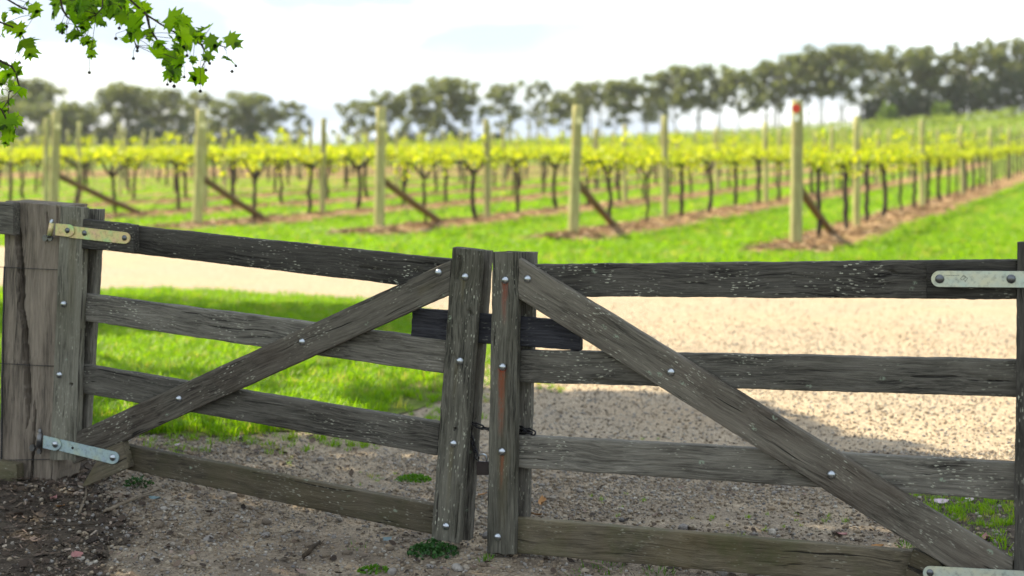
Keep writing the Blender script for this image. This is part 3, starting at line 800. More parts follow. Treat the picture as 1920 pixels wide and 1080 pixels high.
for (px, py) in ((989, 523), (1258, 698), (1559, 890)): bolt(px, py, FS - .003, gr)
sr = FS + .015
st = strap([(1761, 508), (2010, 509), (2010, 540), (1761, 538)], 0, 12, sr, .007, M_GZINC, gr, round_left=True)
B2 = dome_mesh(.0150, M_DBOLT, .5)
bolt(1762, 523, sr + .001, st, B2); bolt(1896, 523, sr + .001, st, B2)
# maker's mark pressed into the strap: a line and a small diamond with an arrow-like sign
def etch(segs, name):
    mb = MB()
    for (a_, b_) in segs: mb.add(tube([P(*a_, sr + .0004), P(*b_, sr + .0004)], .0006, 4))
    A = P(1807, 521, sr); return link(name, mesh_from(name, [p - A for p in mb.v], mb.f, M_ETCH), st, Matrix.Translation(A))
etch([((1773, 516.3), (1799, 516.3)), ((1801, 522), (1807, 515.5)), ((1807, 515.5), (1814.5, 522)), ((1814.5, 522), (1809, 528)), ((1801, 522), (1804, 525.5)), ((1804.5, 519.5), (1807.5, 517.8)), ((1807.5, 517.8), (1810.5, 520.5)), ((1810.5, 520.5), (1804.5, 524.5)), ((1806.5, 523), (1811, 528))], 'maker_mark')
st = strap([(1744, 1062), (2010, 1076), (2010, 1106), (1742, 1087)], 0, 12, sr, .007, M_GZINC, gr, round_left=True)
bolt(1744, 1074, sr + .001, st, DBOLT)

# ---- latch board slid through both gates
lb = board('latch_board', [(773, 577.5), (1089, 604), (1087.5, 658), (771, 634)], -.004, .032, W_LATCH, None, 50, 10, 20, holes=[(.96, .25, .006)], cracks=[([(.2, .4), (.36, .45)], .004, .004)])
tag(lb, 'dark slate coloured board slid behind both meeting stiles as the latch', 'latch board')

# ---- chain and padlock
def link_mesh():
    pts = []; a_, b_ = .017, .0085
    for i in range(16):
        t = 2 * math.pi * i / 16; x = b_ * math.cos(t); z = b_ * math.sin(t)
        pts.append(Vector((x + (a_ if math.cos(t) > 0 else -a_ if math.cos(t) < 0 else 0) * .62, 0, z)))
    vs, fs = tube(pts + [pts[0], pts[1]], .0032, 6, False)
    return mesh_from('link', vs, fs, M_BLACK, True)
LK = link_mesh()
ch = empty('chain', P(930, 806, -.02)); tag(ch, 'short dark steel chain looped between the two meeting stiles', 'chain')
path = [P(x, y, o_) for x, y, o_ in ((868, 790, -.012), (886, 794, -.012), (908, 803, -.016), (930, 807, -.020), (950, 808, -.022), (972, 809, -.022), (990, 810, -.016), (1001, 813, -.008))]
path2 = [P(x, y, o_) for x, y, o_ in ((1001, 812, -.020), (988, 805, -.030), (972, 803, -.034))]
def put_links(path):
    D = [0]
    for p, q in zip(path, path[1:]): D.append(D[-1] + (q - p).length)
    s = .012; k_ = 0
    while s < D[-1]:
        i = max(j for j in range(len(D)) if D[j] <= s); i = min(i, len(path) - 2); t = (s - D[i]) / (D[i + 1] - D[i]); c = path[i].lerp(path[i + 1], t); X = (path[i + 1] - path[i]).normalized()
        R = X.to_track_quat('X', 'Z').to_matrix().to_4x4()
        link('link', LK, ch, Matrix.Translation(c) @ R @ Matrix.Rotation(math.radians(15 + 80 * (k_ % 2)), 4, 'X')); s += .0285; k_ += 1
put_links(path); put_links(path2)
put_links([P(880, 792, -.02), P(884, 822, -.022), P(893, 853, -.020)])
pl = empty('padlock', P(903, 890, -.01)); tag(pl, 'small dark padlock with bright shackle hanging in the gap between the stiles', 'padlock')
prism('body', [(893, 866), (916, 866), (916, 891), (893, 891)], -.008, .020, M_LOCK, pl, .002)
sh = [P(896.5 + 0, 868, -.018), P(896.5, 860, -.018)] + [P(904.5 - 8 * math.cos(math.pi * i / 8), 858 - 6.5 * math.sin(math.pi * i / 8), -.018) for i in range(9)] + [P(912.5, 860, -.018), P(912.5, 868, -.018)]
tubeobj('shackle', sh, .0034, M_BOLT, pl, 8)

# ---- hinge post (split hardwood) and neighbouring fence
gp = empty('gate_post', P(60, 905, -.03)); tag(gp, 'broad split hardwood post with a long crack carrying the gate hinges', 'gate post')
crack1 = [(.0, .82), (.115, .75), (.23, .69), (.36, .67), (.42, .60), (.64, .53), (.76, .52)]
board('post_trunk', [(7, 377), (122, 386), (106, 935), (-6, 935)], -.004, .17, W_POST, gp, 200, 60, 22, rough=.006, vertical=True, bulge=.0,
      cracks=[(crack1, .017, .11), ([(.66, .42), (.80, .40), (.97, .44)], .006, .035), ([(.0, .93), (.06, .92)], .006, .02), ([(.02, .3), (.11, .26)], .004, .012), ([(.0, .12), (.07, .13)], .005, .014)])
for (py, pn) in ((445, 0), (838, 1)):
    x0 = 84 if pn == 0 else 66
    tubeobj('hinge_pin', [P(x0 + 8, py - 2 + (pn * 2), -.02), P(x0 + 8, py - 2, sf), ], .009, M_STEEL, gp, 10)
    tubeobj('hinge_pin', [P(x0 + 8 if pn else 93, py - 0, sf + .004), P(96.5 if pn == 0 else 75, py - 29, sf + .004), P(97.5 if pn == 0 else 75.3, py - 34, sf + .004)], [.0085, .0085, .006], M_BOLT if pn == 0 else M_STEEL, gp, 10)
    nm = mesh_from('nut', *tube([(0, 0, 0), (0, .012, 0)], .015, 6), M_STEEL, False)
    link('nut', nm, gp, plane_M(P(x0 + (3 if pn == 0 else -3), py + 1, .0)))
    link('nut', nm, gp, plane_M(P(x0 + (12 if pn == 0 else 9), py + (2 if pn == 0 else 8), sf - .012)) @ Matrix.Scale(.8, 4))
fe = empty('paddock_fence', P(-60, 905, .04)); tag(fe, 'neighbouring fence whose rail ends and wires meet the split gate post', 'fence')
board('rail', [(-420, 350), (24, 381), (24, 441), (-420, 405)], .047, .045, W_GREY, fe, 50, 8, 23, holes=[(.987, .4, .006), (.996, .3, .004), (.985, .75, .005), (.975, .2, .006)], rough=.003)
board('rail', [(-420, 800), (31, 871), (32, 915), (-420, 845)], .047, .045, W_BROWN, fe, 50, 8, 24)
board('fence_post', [(-500, 330), (-400, 340), (-400, 850), (-500, 850)], -.002, .16, W_POST, fe, 60, 14, 25, vertical=True, rough=.005)
for (ya, yb, yc) in ((480, 501, 506), (660, 682, 687), (835, 863, 861)):
    tubeobj('wire', [P(-400, ya, .003), P(8, yb, .004), P(55, (yb + yc) / 2, .008), P(108, yc, .006)], .0016, M_WIRE, fe, 6)
nv_ = [P(7.5 - i * .42 + random.uniform(-1, 1), 500 + i * 36, .006) for i in range(12)]
tubeobj('wire', nv_, .004, M_WIRE, fe, 6)
# far gate post beyond the right hinge
gp2 = empty('gate_post', P(2060, 1180, -.03)); tag(gp2, 'gate post beside the long pale strap at the far hinge', 'gate post')
board('post_trunk', [(1990, 395), (2130, 395), (2120, 1240), (1985, 1240)], -.004, .22, W_POST, gp2, 90, 20, 26, rough=.006, vertical=True)

# ------------------------------------------------------------------ posts of the vineyard
def pole_mesh(name, h, r, material, seed, taper=.93):
    pts = [(0, 0, -.3)] + [(.02 * nz(seed, i * .4) * (i / 8), .02 * nz(seed + 9, i * .4) * (i / 8), h * i / 8) for i in range(9)]
    rr = [r * 1.03] + [r * (1 - (1 - taper) * i / 8) * (1 + .03 * nz(seed, i * 2.0, 4)) for i in range(9)]
    pts.append((pts[-1][0], pts[-1][1], h + r * .12)); rr.append(r * .80)
    return mesh_from(name, *tube(pts, rr, 14), material, True)
POLE = [pole_mesh('pole', 2.2, .092, M_PINE, i) for i in range(3)]
LINE = [pole_mesh('line_post', 2.12, .066, M_PINE, i + 10) for i in range(4)]
LINE_S = [pole_mesh('line_post', 2.12, .052, M_PINE, i + 20) for i in range(3)]
END_LABEL = {0: 'round pine end post with a red and white tag near its top', 1: 'round pine end post standing above the meeting of the two gates',
             2: 'round pine end post with cream tag above the top rail next to the meeting stile', 3: 'round pine end post with cream tag under the hanging plane leaves',
             4: 'round pine end post rising behind the split gate post'}
FOOT = {0: 3.0, 1: 2.3, 2: 2.6, 3: 2.4, 4: 2.9}
ROWNAME = {0: 'red tagged row', 1: 'row above the gate meeting', 2: 'row left of the gate meeting', 3: 'row under the plane leaves', 4: 'row behind the split post'}
LEAN = {0: .012, 1: .035, 2: .018, 3: .035, 4: .03}
ORD = ['first', 'second', 'third', 'fourth', 'fifth', 'sixth', 'seventh', 'eighth']
def disc(r, t, material, name):
    return mesh_from(name, *tube([(0, 0, 0), (0, t, 0)], r, 14), material, False)
for k in range(5):
    s = row_start(k); z = gz(s.x, s.y)
    e = empty('end_post', (s.x, s.y, z)); e.rotation_euler = (0, LEAN[k], 0); tag(e, END_LABEL[k], 'post', 'end posts of the vine rows')
    link('pole', POLE[k % 3], e)
    f_ = U * FOOT[k]; a_ = U * .10 + Vector((0, 0, .95))
    zf = gz(s.x + f_.x, s.y + f_.y) - z
    vf = tube([a_, a_.lerp(f_, .5) + Vector((0, 0, zf * .5)), f_ + Vector((0, 0, zf + .05)), f_ + U * .1 + Vector((0, 0, zf - .06))], [.062, .064, .062, .06], 12)
    link('brace', mesh_from('brace', *vf, M_BPINE, True), e)
    tc_ = Vector((-s.x, -s.y, 0)).normalized(); R = Matrix(((tc_.y, tc_.x, 0, 0), (-tc_.x, tc_.y, 0, 0), (0, 0, 1, 0), (0, 0, 0, 1)))
    side = R @ Vector((-.030 if k != 0 else .02, .088, 0)); 
    if k == 0:
        link('tag', disc(.064, .012, M_RED, 'tag'), e)
        e.children[-1].matrix_basis = Matrix.Translation((side.x, side.y, 2.09)) @ R
        link('tag', disc(.055, .012, M_WHITE, 'tag'), e)
        e.children[-1].matrix_basis = Matrix.Translation((side.x, side.y, 1.95)) @ R
    else:
        link('tag', disc(.060, .012, M_TAG, 'tag'), e)
        e.children[-1].matrix_basis = Matrix.Translation((side.x, side.y, 1.92 if k != 1 else 1.95)) @ R
LP0 = {0: 5.0, 1: 5.0, 2: 4.5, 3: 4.4, 4: 5.0}
for k in range(0, 26):
    s = row_start(k); t = LP0.get(k, 4.5 + .6 * (k % 3)); i = 0
    if k >= 5:   # end posts of the farther rows, seen small between the vines
        t = 0
    while t < 120 - k * 1.6:
        p = s + U * t
        if visible(p, .01) and p.y < 118:
            o = link('line_post', (LINE if k < 5 else LINE_S)[i % 3] if True else None)
            o.location = (p.x, p.y, gz(p.x, p.y)); o.rotation_euler = (random.uniform(-.012, .012), random.uniform(-.01, .03), random.uniform(0, 6.28))
            sc_ = 1.0 if k < 5 else 1.0 + .02 * random.uniform(-1, 1); o.scale = (1, 1, sc_ * random.uniform(.97, 1.01))
            if k < 5 and i < 6:
                tag(o, f'{ORD[i]} line post after the end post in the {ROWNAME[k]}', 'post', 'line posts between the vines')
            elif k < 5:
                tag(o, f'small line post far along the {ROWNAME[k]}', 'post', f'far line posts of the {ROWNAME[k]}')
            else:
                tag(o, 'slim weathered line post in the rows deep behind the first five end posts', 'post', 'line posts of the rows behind')
        if k >= 5 or visible(p, .01): i += 1
        t += (8.6 if k < 5 else 5.4) + random.uniform(-.25, .25)

o = link('line_post', LINE[2]); o.location = (-10.35, 31.6, gz(-10.35, 31.6)); tag(o, 'tall slim post close on the left of the end post behind the split post', 'post', 'line posts between the vines')
# trellis wires on the five nearest rows
for k in range(5):
    s = row_start(k)
    for hgt, nm in ((1.22, 'cordon wire at leaf height'), (.95, 'dripper wire below the leaves')):
        pts = []
        for i in range(13):
            p = s + U * (i * 4.3); pts.append((p.x, p.y, gz(p.x, p.y) + hgt - (.03 if i % 2 else 0)))
        o = tubeobj('trellis_wire', pts, .0022 if hgt > 1 else .006, M_WIRE, None, 5); tag(o, f'thin {nm} strung along the {ROWNAME[k]}', 'wire', 'trellis wires')

# ------------------------------------------------------------------ grapevines
def vine_trunk(seed):
    rr = random.Random(seed); mb = MB(); n = 9; H = rr.uniform(1.08, 1.2); lean = rr.uniform(-.12, .12)
    pts = [(lean * (i / n) + .05 * nz(seed * 3.1, i * .55), .04 * nz(seed * 5.7, i * .55), H * i / n - (.12 if i == 0 else 0)) for i in range(n + 1)]
    th = rr.uniform(.030, .056)
    mb.add(tube(pts, [th * (1.25 if i == 0 else 1) * (1 + .6 * nz(seed, i * 1.3, 2)) * (1 - .02 * i) for i in range(n + 1)], 8))
    fork = pts[-3] if rr.random() < .25 else pts[-2] if rr.random() < .6 else pts[-1]; 
    for s_ in (-1, 1):
        q = [fork]; reach = rr.uniform(.95, 1.15); m = 7
        for i in range(1, m + 1):
            t = i / m
            q.append((fork[0] + s_ * reach * t ** (.8 if i < 3 else 1), fork[1] + .04 * nz(seed * 2.2, i * .7, s_), fork[2] + (1.24 - fork[2]) * min(1, t * 3.0) + .03 * nz(seed, i * 1.1, s_ * 3)))
        mb.add(tube(q, [th * .8 * (1 - .55 * i / m) for i in range(m + 1)], 6))
    return mb.mesh('trunk', M_VTRUNK, True)
def leafquads(centers, sizes, normals_spread=1.0, rr=rng):
    """folded leaf = two quads sharing a midrib; centers (n,3), sizes (n,)"""
    n = len(centers); A = rr.normal(size=(n, 3)); A /= np.linalg.norm(A, axis=1)[:, None]
    B = rr.normal(size=(n, 3)); B -= A * (A * B).sum(1)[:, None]; B /= np.linalg.norm(B, axis=1)[:, None]; C = np.cross(A, B)
    s = np.asarray(sizes)[:, None]; c = np.asarray(centers)
    base = c - A * s * .5; tip = c + A * s * .5; l1 = c + B * s * .48 + C * s * .16 - A * s * .12; r1 = c - B * s * .48 + C * s * .16 - A * s * .12
    V = np.stack([base, l1, tip, r1], 1).reshape(-1, 3); i = np.arange(n)[:, None] * 4
    Fc = np.concatenate([i + np.array([[0, 1, 2]]), i + np.array([[0, 2, 3]])], 1).reshape(-1, 3)
    return V, Fc
def vine_leaves(seed, far=False):
    rr = np.random.default_rng(seed); cs = []; ss = []
    nsp = 18
    for i in range(nsp):
        x = -1.12 + 2.24 * (i + rr.random()) / nsp; h = .03 + .17 * rr.random() ** 1.5
        if rr.random() < .055: h = .30 + .28 * rr.random()
        for j in range(int((8 + h * 28) * (.25 + 1.0 * rr.random()))):
            t = rr.random(); cs.append((x + rr.normal(0, .085), rr.normal(0, .06), 1.22 + h * t + rr.normal(0, .035))); ss.append(.055 + .05 * rr.random())
        if rr.random() < .22:      # shoots that hang under the cordon
            d = .10 + .2 * rr.random()
            for j in range(7): cs.append((x + rr.normal(0, .05), rr.normal(0, .06), 1.20 - d * rr.random())); ss.append(.06 + .045 * rr.random())
    for j in range(2):             # tall lone shoots
        x = rr.uniform(-1.0, 1.0); h = rr.uniform(.32, .55)
        if rr.random() < .55:
            for q in range(7): cs.append((x + rr.normal(0, .045), rr.normal(0, .045), 1.2 + h + rr.normal(0, .05))); ss.append(.06 + .05 * rr.random())
    V, Fc = leafquads(np.array(cs), np.array(ss) * 1.02, rr=rr)
    return np_mesh('foliage', V, Fc, M_VINE)
def canes(seed):
    rr = random.Random(seed); mb = MB()
    for i in range(9):
        x = rr.uniform(-1.25, 1.25); h = rr.uniform(.2, .6); mb.add(tube([(x, 0, 1.2), (x + rr.uniform(-.06, .06), rr.uniform(-.04, .04), 1.2 + h * .5), (x + rr.uniform(-.1, .1), rr.uniform(-.06, .06), 1.2 + h)], [.007, .006, .004], 4))
    return mb.mesh('cane', M_VTRUNK, True)
VT = [vine_trunk(i + 1) for i in range(6)]; VL = [vine_leaves(i + 40) for i in range(8)]
cand = []
for k in range(0, 26):
    s = row_start(k); t = 1.75 if k in ENDS else .9; j = 0
    while t < 130:
        p = s + U * t
        if visible(p, .04): cand.append((p.y, k, t, j))
        t += 2.15; j += 1
cand.sort(); near = cand[:296]; far_v = cand[296:]
cnt = {}
for (yy, k, t, j) in near:
    p = row_start(k) + U * (t + random.uniform(-.12, .12))
    e = empty('grapevine', (p.x, p.y, gz(p.x, p.y)), ROT + (math.pi if random.random() < .5 else 0) + random.uniform(-.03, .03))
    e.scale = (1, 1, random.uniform(.96, 1.05))
    link('trunk', VT[random.randrange(6)], e); link('foliage', VL[random.randrange(8)], e)
    m = cnt.get(k, 0); cnt[k] = m + 1
    if k < 5 and m < 8: tag(e, f'{ORD[m]} grapevine from the end post in the {ROWNAME[k]}', 'grapevine', f'grapevines of the {ROWNAME[k]}')
    elif k < 5: tag(e, f'small grapevine far along the {ROWNAME[k]}', 'grapevine', f'far grapevines of the {ROWNAME[k]}')
    else: tag(e, 'yellow leafed grapevine in the rows deep behind the first five end posts', 'grapevine', 'grapevines of the rows behind')
# the rest of the vineyard running up the hill: one mass
cs = []; ss = []; mb = MB()
for (yy, k, t, j) in far_v:
    p = row_start(k) + U * t; z = gz(p.x, p.y)
    if p.y > 190: continue
    n = 52 if p.y < 70 else 28
    for q in range(n):
        d = random.uniform(-1.1, 1.1); c = p + U * d
        h = 1.14 + .26 * random.random() + (.3 * random.random() if random.random() < .1 else 0)
        cs.append((c.x + random.gauss(0, .07), c.y + random.gauss(0, .07), z + h)); ss.append(random.uniform(.10, .17) * (1 if p.y < 70 else 1.35))
    mb.add(tube([(p.x, p.y, z - .1), (p.x + random.uniform(-.05, .05), p.y, z + .6), (p.x, p.y, z + 1.2)], [.05, .04, .04], 5))
# rows beyond, up to the trees
for k in range(-1, 60):
    s = row_start(k); t = max(0, (88 - s.y) / U.y)
    while True:
        p = s + U * t
        if p.y > 208: break
        if visible(p, .02) and not (k < 26 and t < 130 and p.y < 190):
            z = gz(p.x, p.y)
            for q in range(9): cs.append((p.x + random.uniform(-.8, .8), p.y + random.uniform(-.9, .9), z + .55 + .95 * random.random())); ss.append(random.uniform(.24, .42))
        t += 1.9
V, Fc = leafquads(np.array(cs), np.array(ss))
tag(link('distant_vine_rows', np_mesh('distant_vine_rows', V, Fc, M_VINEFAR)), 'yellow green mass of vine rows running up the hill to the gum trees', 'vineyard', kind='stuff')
tag(link('distant_vine_trunks', mb.mesh('distant_vine_trunks', M_VTRUNK, True)), 'dark thin trunks under the far vine rows on the hill', 'vineyard', kind='stuff')

# ------------------------------------------------------------------ gum trees along the ridge
def gum(px, top, wpx, d, lab, crown_frac=.55, dense=1.0, seed=0, base_py=None, trunks=1):
    rr = random.Random(seed * 17 + 3); r2 = np.random.default_rng(seed * 31 + 5)
    x = (px - 960) / F * d; zb = gz(x, d); ztop = CH + (HY - top) / F * d; H = ztop - zb; Wd = wpx / F * d
    root = empty('gum_tree', (x, d, zb)); tag(root, lab, 'tree', 'gum trees along the ridge')
    mb = MB(); tips = []; hb = H * (1 - crown_frac)
    for q in range(trunks + (2 if crown_frac < .7 else 0)):
        bx = rr.uniform(-.4, .4) * Wd * (q > 0); lx = rr.uniform(-.08, .08) * Wd
        m = 7; pts = [(bx + lx * (i / m) + .15 * nz(seed + q, i * .8), rr.uniform(-.3, .3) * (q > 0) + .15 * nz(seed + q + 5, i * .8), H * .86 * i / m - (.4 if i == 0 else 0)) for i in range(m + 1)]
        r0 = H * .017 * (1.0 if trunks == 1 else .75)
        mb.add(tube(pts, [r0 * (1 - .75 * i / m) for i in range(m + 1)], 7))
        for b_ in range(7):
            i = rr.randint(2, m - 1); a_ = rr.uniform(0, 6.28); p0 = Vector(pts[i]); ln = Wd * rr.uniform(.22, .48)
            p2 = p0 + Vector((math.cos(a_) * ln, math.sin(a_) * ln * .8, ln * rr.uniform(.5, 1.0)))
            p2.z = min(p2.z, H * .95); mb.add(tube([p0, p0.lerp(p2, .5) + Vector((0, 0, -.1 * ln)), p2], [r0 * .45, r0 * .3, r0 * .12], 5)); tips.append(p2)
    link('trunk', mb.mesh('trunk', M_GTRUNK, True), root)
    ncl = int(62 * dense * max(.7, Wd / 9)); C = []; S = []
    ell = []
    for c in range(ncl):
        t = rr.random() ** .75; z = hb + (H - hb) * (.10 + .80 * t)
        wz = math.sqrt(max(.05, 1 - ((z - hb - (H - hb) * .42) / ((H - hb) * .62)) ** 2))
        a_ = rr.uniform(0, 6.28); rad = (Wd * .5) * wz * rr.random() ** .5 * rr.uniform(.7, 1.3)
        ell.append((math.cos(a_) * rad, math.sin(a_) * rad * .8, z, Wd * rr.uniform(.055, .135)))
    for tp in tips: ell.append((tp.x, tp.y, tp.z, Wd * rr.uniform(.08, .13)))
    ell.append((0, 0, H * .93, Wd * .17))
    for (cx, cy, cz, r) in ell:
        cz = min(cz, H - r * .82)
        n = int(60 * (r / 1.3) ** 1.8) + 8
        D = r2.normal(size=(n, 3)); D /= np.linalg.norm(D, axis=1)[:, None]; D *= (r2.random((n, 1)) ** .45) * r
        D[:, 2] *= .85
        Q = D + np.array((cx, cy, cz)); Q = Q[Q[:, 2] < H]
        C.append(Q); S.append(.24 + .48 * r2.random(len(Q)))
    V, Fc = leafquads(np.concatenate(C), np.concatenate(S), rr=r2)
    link('crown', np_mesh('crown', V, Fc, M_EUC), root)
TREES = [  # px, top, width, distance, crown share, density, trunks, label
 (-30, 175, 150, 212, .9, 1.0, 2, 'dark gum tree cut by the frame behind the hanging plane leaves'),
 (70, 143, 120, 216, .62, .75, 2, 'loose topped gum tree above the split gate post'),
 (120, 188, 130, 205, .92, 1.2, 2, 'low dark gum tree just behind the end post over the split post'),
 (235, 153, 120, 210, .85, 1.1, 2, 'broad rounded gum tree right of the low dark one'),
 (305, 160, 110, 214, .85, 1.2, 2, 'dense gum tree behind the hanging tip of plane leaves'),
 (365, 166, 80, 218, .8, .8, 1, 'narrow airy gum tree behind the end post under the leaves'),
 (425, 185, 90, 208, .9, 1.1, 2, 'lower gum tree just right of the end post under the leaves'),
 (480, 169, 105, 211, .85, 1.0, 2, 'domed gum tree left of the sky gap'),
 (550, 187, 60, 214, .8, .75, 1, 'thin gum tree at the edge of the sky gap'),
 (668, 185, 90, 214, .8, .65, 1, 'sparse gum tree at the right edge of the sky gap'),
 (725, 168, 80, 208, .8, 1.0, 2, 'gum tree behind the end post left of the gate meeting'),
 (785, 155, 95, 212, .75, 1.1, 2, 'gum tree with stepped crown left of the tall domed one'),
 (850, 141, 115, 209, .75, 1.2, 2, 'tall domed gum tree over the meeting of the gates'),
 (938, 154, 85, 214, .62, .85, 1, 'gum tree with open lower trunk right of the domed one'),
 (1008, 149, 60, 218, .45, .55, 1, 'wispy small crowned gum tree in the bright gap'),
 (1058, 170, 75, 210, .5, .7, 1, 'low spreading gum tree left of the end post above the gate meeting'),
 (1105, 152, 85, 213, .5, .9, 1, 'gum tree behind the end post above the gate meeting'),
 (1175, 150, 90, 210, .55, 1.0, 2, 'gum tree with bare trunks just right of that end post'),
 (1240, 132, 95, 214, .62, 1.1, 2, 'round crowned gum tree behind the slim line post'),
 (1310, 118, 110, 211, .58, 1.1, 2, 'wide gum tree over a bright gap between bare trunks'),
 (1385, 124, 85, 208, .62, 1.1, 2, 'gum tree left of the red tagged end post'),
 (1440, 112, 85, 214, .60, 1.1, 2, 'gum tree close behind the red tagged end post'),
 (1497, 96, 105, 211, .58, 1.1, 2, 'tall gum tree above the red tagged end post'),
 (1575, 82, 125, 209, .60, 1.1, 2, 'large gum tree with sky showing below its crown'),
 (1650, 92, 85, 214, .75, 1.0, 1, 'gum tree above the bright green shrub'),
 (1722, 80, 125, 210, .88, 1.3, 2, 'dense broad gum tree above the ridge shrubs'),
 (1795, 84, 100, 213, .9, 1.3, 2, 'dense gum tree second from the right edge of the ridge'),
 (1852, 76, 95, 209, .92, 1.3, 2, 'tall dark gum tree close to the right end of the ridge'),
 (1905, 64, 110, 212, .92, 1.2, 2, 'highest gum tree at the right end of the ridge'),
 (1975, 70, 110, 216, .92, 1.2, 2, 'gum tree just cut by the right frame edge')]
for i, (px, top, wpx, d, cf, de, tr, lab) in enumerate(TREES): gum(px, top, wpx, d, lab, min(.95, cf + .09), de, i + 1, None, tr)

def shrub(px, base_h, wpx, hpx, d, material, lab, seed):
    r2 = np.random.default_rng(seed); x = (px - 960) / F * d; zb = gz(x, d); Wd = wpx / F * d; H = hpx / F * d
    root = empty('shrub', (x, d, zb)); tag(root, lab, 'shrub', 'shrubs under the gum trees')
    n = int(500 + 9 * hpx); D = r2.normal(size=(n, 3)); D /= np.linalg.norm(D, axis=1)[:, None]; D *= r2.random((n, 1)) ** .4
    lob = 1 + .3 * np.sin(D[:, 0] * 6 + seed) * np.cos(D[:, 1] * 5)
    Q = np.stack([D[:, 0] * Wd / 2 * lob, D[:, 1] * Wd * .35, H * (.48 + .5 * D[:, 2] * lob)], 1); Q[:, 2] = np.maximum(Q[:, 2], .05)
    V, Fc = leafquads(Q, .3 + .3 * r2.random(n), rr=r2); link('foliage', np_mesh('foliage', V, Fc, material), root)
    mb = MB()
    for q in range(4): mb.add(tube([(random.uniform(-.2, .2), 0, -.2), (random.uniform(-.3, .3) * Wd, 0, H * .5)], [.06, .03], 5))
    link('stem', mb.mesh('stem', M_GTRUNK, True), root)
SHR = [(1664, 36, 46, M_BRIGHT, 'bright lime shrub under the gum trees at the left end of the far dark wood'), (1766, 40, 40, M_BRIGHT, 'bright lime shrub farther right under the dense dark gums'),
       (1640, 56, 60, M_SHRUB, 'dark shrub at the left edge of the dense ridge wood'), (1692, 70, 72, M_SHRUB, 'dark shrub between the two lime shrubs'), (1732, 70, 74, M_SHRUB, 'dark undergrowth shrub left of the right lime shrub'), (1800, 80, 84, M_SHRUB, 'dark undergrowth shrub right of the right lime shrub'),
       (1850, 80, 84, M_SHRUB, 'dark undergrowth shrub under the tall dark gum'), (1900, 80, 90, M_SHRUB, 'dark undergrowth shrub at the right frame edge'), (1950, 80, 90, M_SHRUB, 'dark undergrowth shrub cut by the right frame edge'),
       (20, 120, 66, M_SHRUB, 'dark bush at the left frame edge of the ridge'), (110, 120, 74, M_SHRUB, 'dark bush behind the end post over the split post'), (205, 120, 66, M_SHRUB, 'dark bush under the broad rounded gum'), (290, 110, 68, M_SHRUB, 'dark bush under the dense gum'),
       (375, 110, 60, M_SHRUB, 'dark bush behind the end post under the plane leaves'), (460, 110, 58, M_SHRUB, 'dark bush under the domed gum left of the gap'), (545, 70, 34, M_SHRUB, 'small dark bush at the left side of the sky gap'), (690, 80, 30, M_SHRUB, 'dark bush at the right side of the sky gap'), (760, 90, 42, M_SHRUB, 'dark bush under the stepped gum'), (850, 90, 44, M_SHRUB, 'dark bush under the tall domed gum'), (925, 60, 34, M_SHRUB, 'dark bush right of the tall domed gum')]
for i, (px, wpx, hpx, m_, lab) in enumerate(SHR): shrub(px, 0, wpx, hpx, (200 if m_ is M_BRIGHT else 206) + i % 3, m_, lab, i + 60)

# ------------------------------------------------------------------ plane tree over the gate (its crown gives the shade)
pt = empty('plane_tree', (-6.8, 7.4, gz(-6.8, 7.4))); tag(pt, 'plane tree whose leafy branch hangs into the sky over the split gate post', 'tree')
TB = Vector((-6.8, 7.4, 0))
mb = MB(); mb.add(tube([TB + Vector(v) for v in ((0, 0, -.3), (0, 0, .3), (.1, 0, 1.6), (.05, .1, 3.0), (.2, .1, 4.6), (.3, .2, 6.5))], [.5, .36, .30, .28, .22, .12], 12))
for (ax, ay, az, r) in ((-4.2, 2.0, 6.5, .12), (2.0, 4.6, 7.2, .12), (3.6, 1.0, 6.6, .12), (-2.0, -3.2, 6.4, .1), (3.0, -2.6, 6.2, .11), (.5, 5.6, 6.4, .1), (2.6, 2.4, 6.3, .1)):
    a_ = TB + Vector((.08, .05, 3.0)); b_ = TB + Vector((ax, ay, az)); mb.add(tube([a_, a_.lerp(b_, .45) + Vector((0, 0, .5)), b_], [r * 1.3, r, r * .3], 7))
low = [TB + Vector((.08, .05, 2.6)), Vector((-5.2, 7.5, 3.3)), Vector((-3.9, 6.9, 3.35)), Vector((-2.9, 6.5, 2.95)), Vector((-2.2, 6.35, 2.62))]
mb.add(tube(low, [.13, .09, .06, .035, .015], 8))
vf = (mb.v, mb.f); link('trunk', mesh_from('trunk', [v - Vector(pt.location) for v in mb.v], mb.f, M_PBARK, True), pt)
# crown: clusters placed so that their shade falls where the photograph has shade
SHADE = [  # ground x, y, radius, height, count
 (-3.6, 3.4, 2.0, 6.0, 1500), (-1.4, 3.2, 2.0, 6.2, 1700), (.9, 3.0, 2.0, 6.4, 1700), (2.6, 3.4, 1.4, 6.0, 900),
 (-2.6, 5.4, 1.7, 5.4, 1500), (-.6, 5.4, 1.7, 5.8, 1500), (1.2, 5.2, 1.6, 5.8, 1400), (2.2, 5.0, .95, 6.0, 600),
 (.3, 7.0, 1.35, 6.0, 1600), (1.25, 6.9, .95, 6.2, 1500), (.75, 8.0, .95, 6.2, 1100), (-.2, 8.5, .7, 6.0, 420), (1.80, 6.35, .6, 6.2, 800),
 (-3.0, 7.2, 1.0, 5.6, 500), (-1.7, 7.0, .8, 5.6, 260), (-4.8, 6.5, 1.8, 6.0, 1000), (-3.6, 9.0, 1.2, 6.0, 420), (-2.1, 8.7, .8, 6, 130),
 (-1.9, 12.3, 1.2, 6.6, 1100), (-3.4, 12.6, 1.4, 6.6, 1300), (-5.2, 12.0, 1.6, 6.6, 1100), (-.9, 11.9, .8, 6.6, 520), (-4.8, 9.5, 1.6, 6.2, 600)]
C = []; S = []
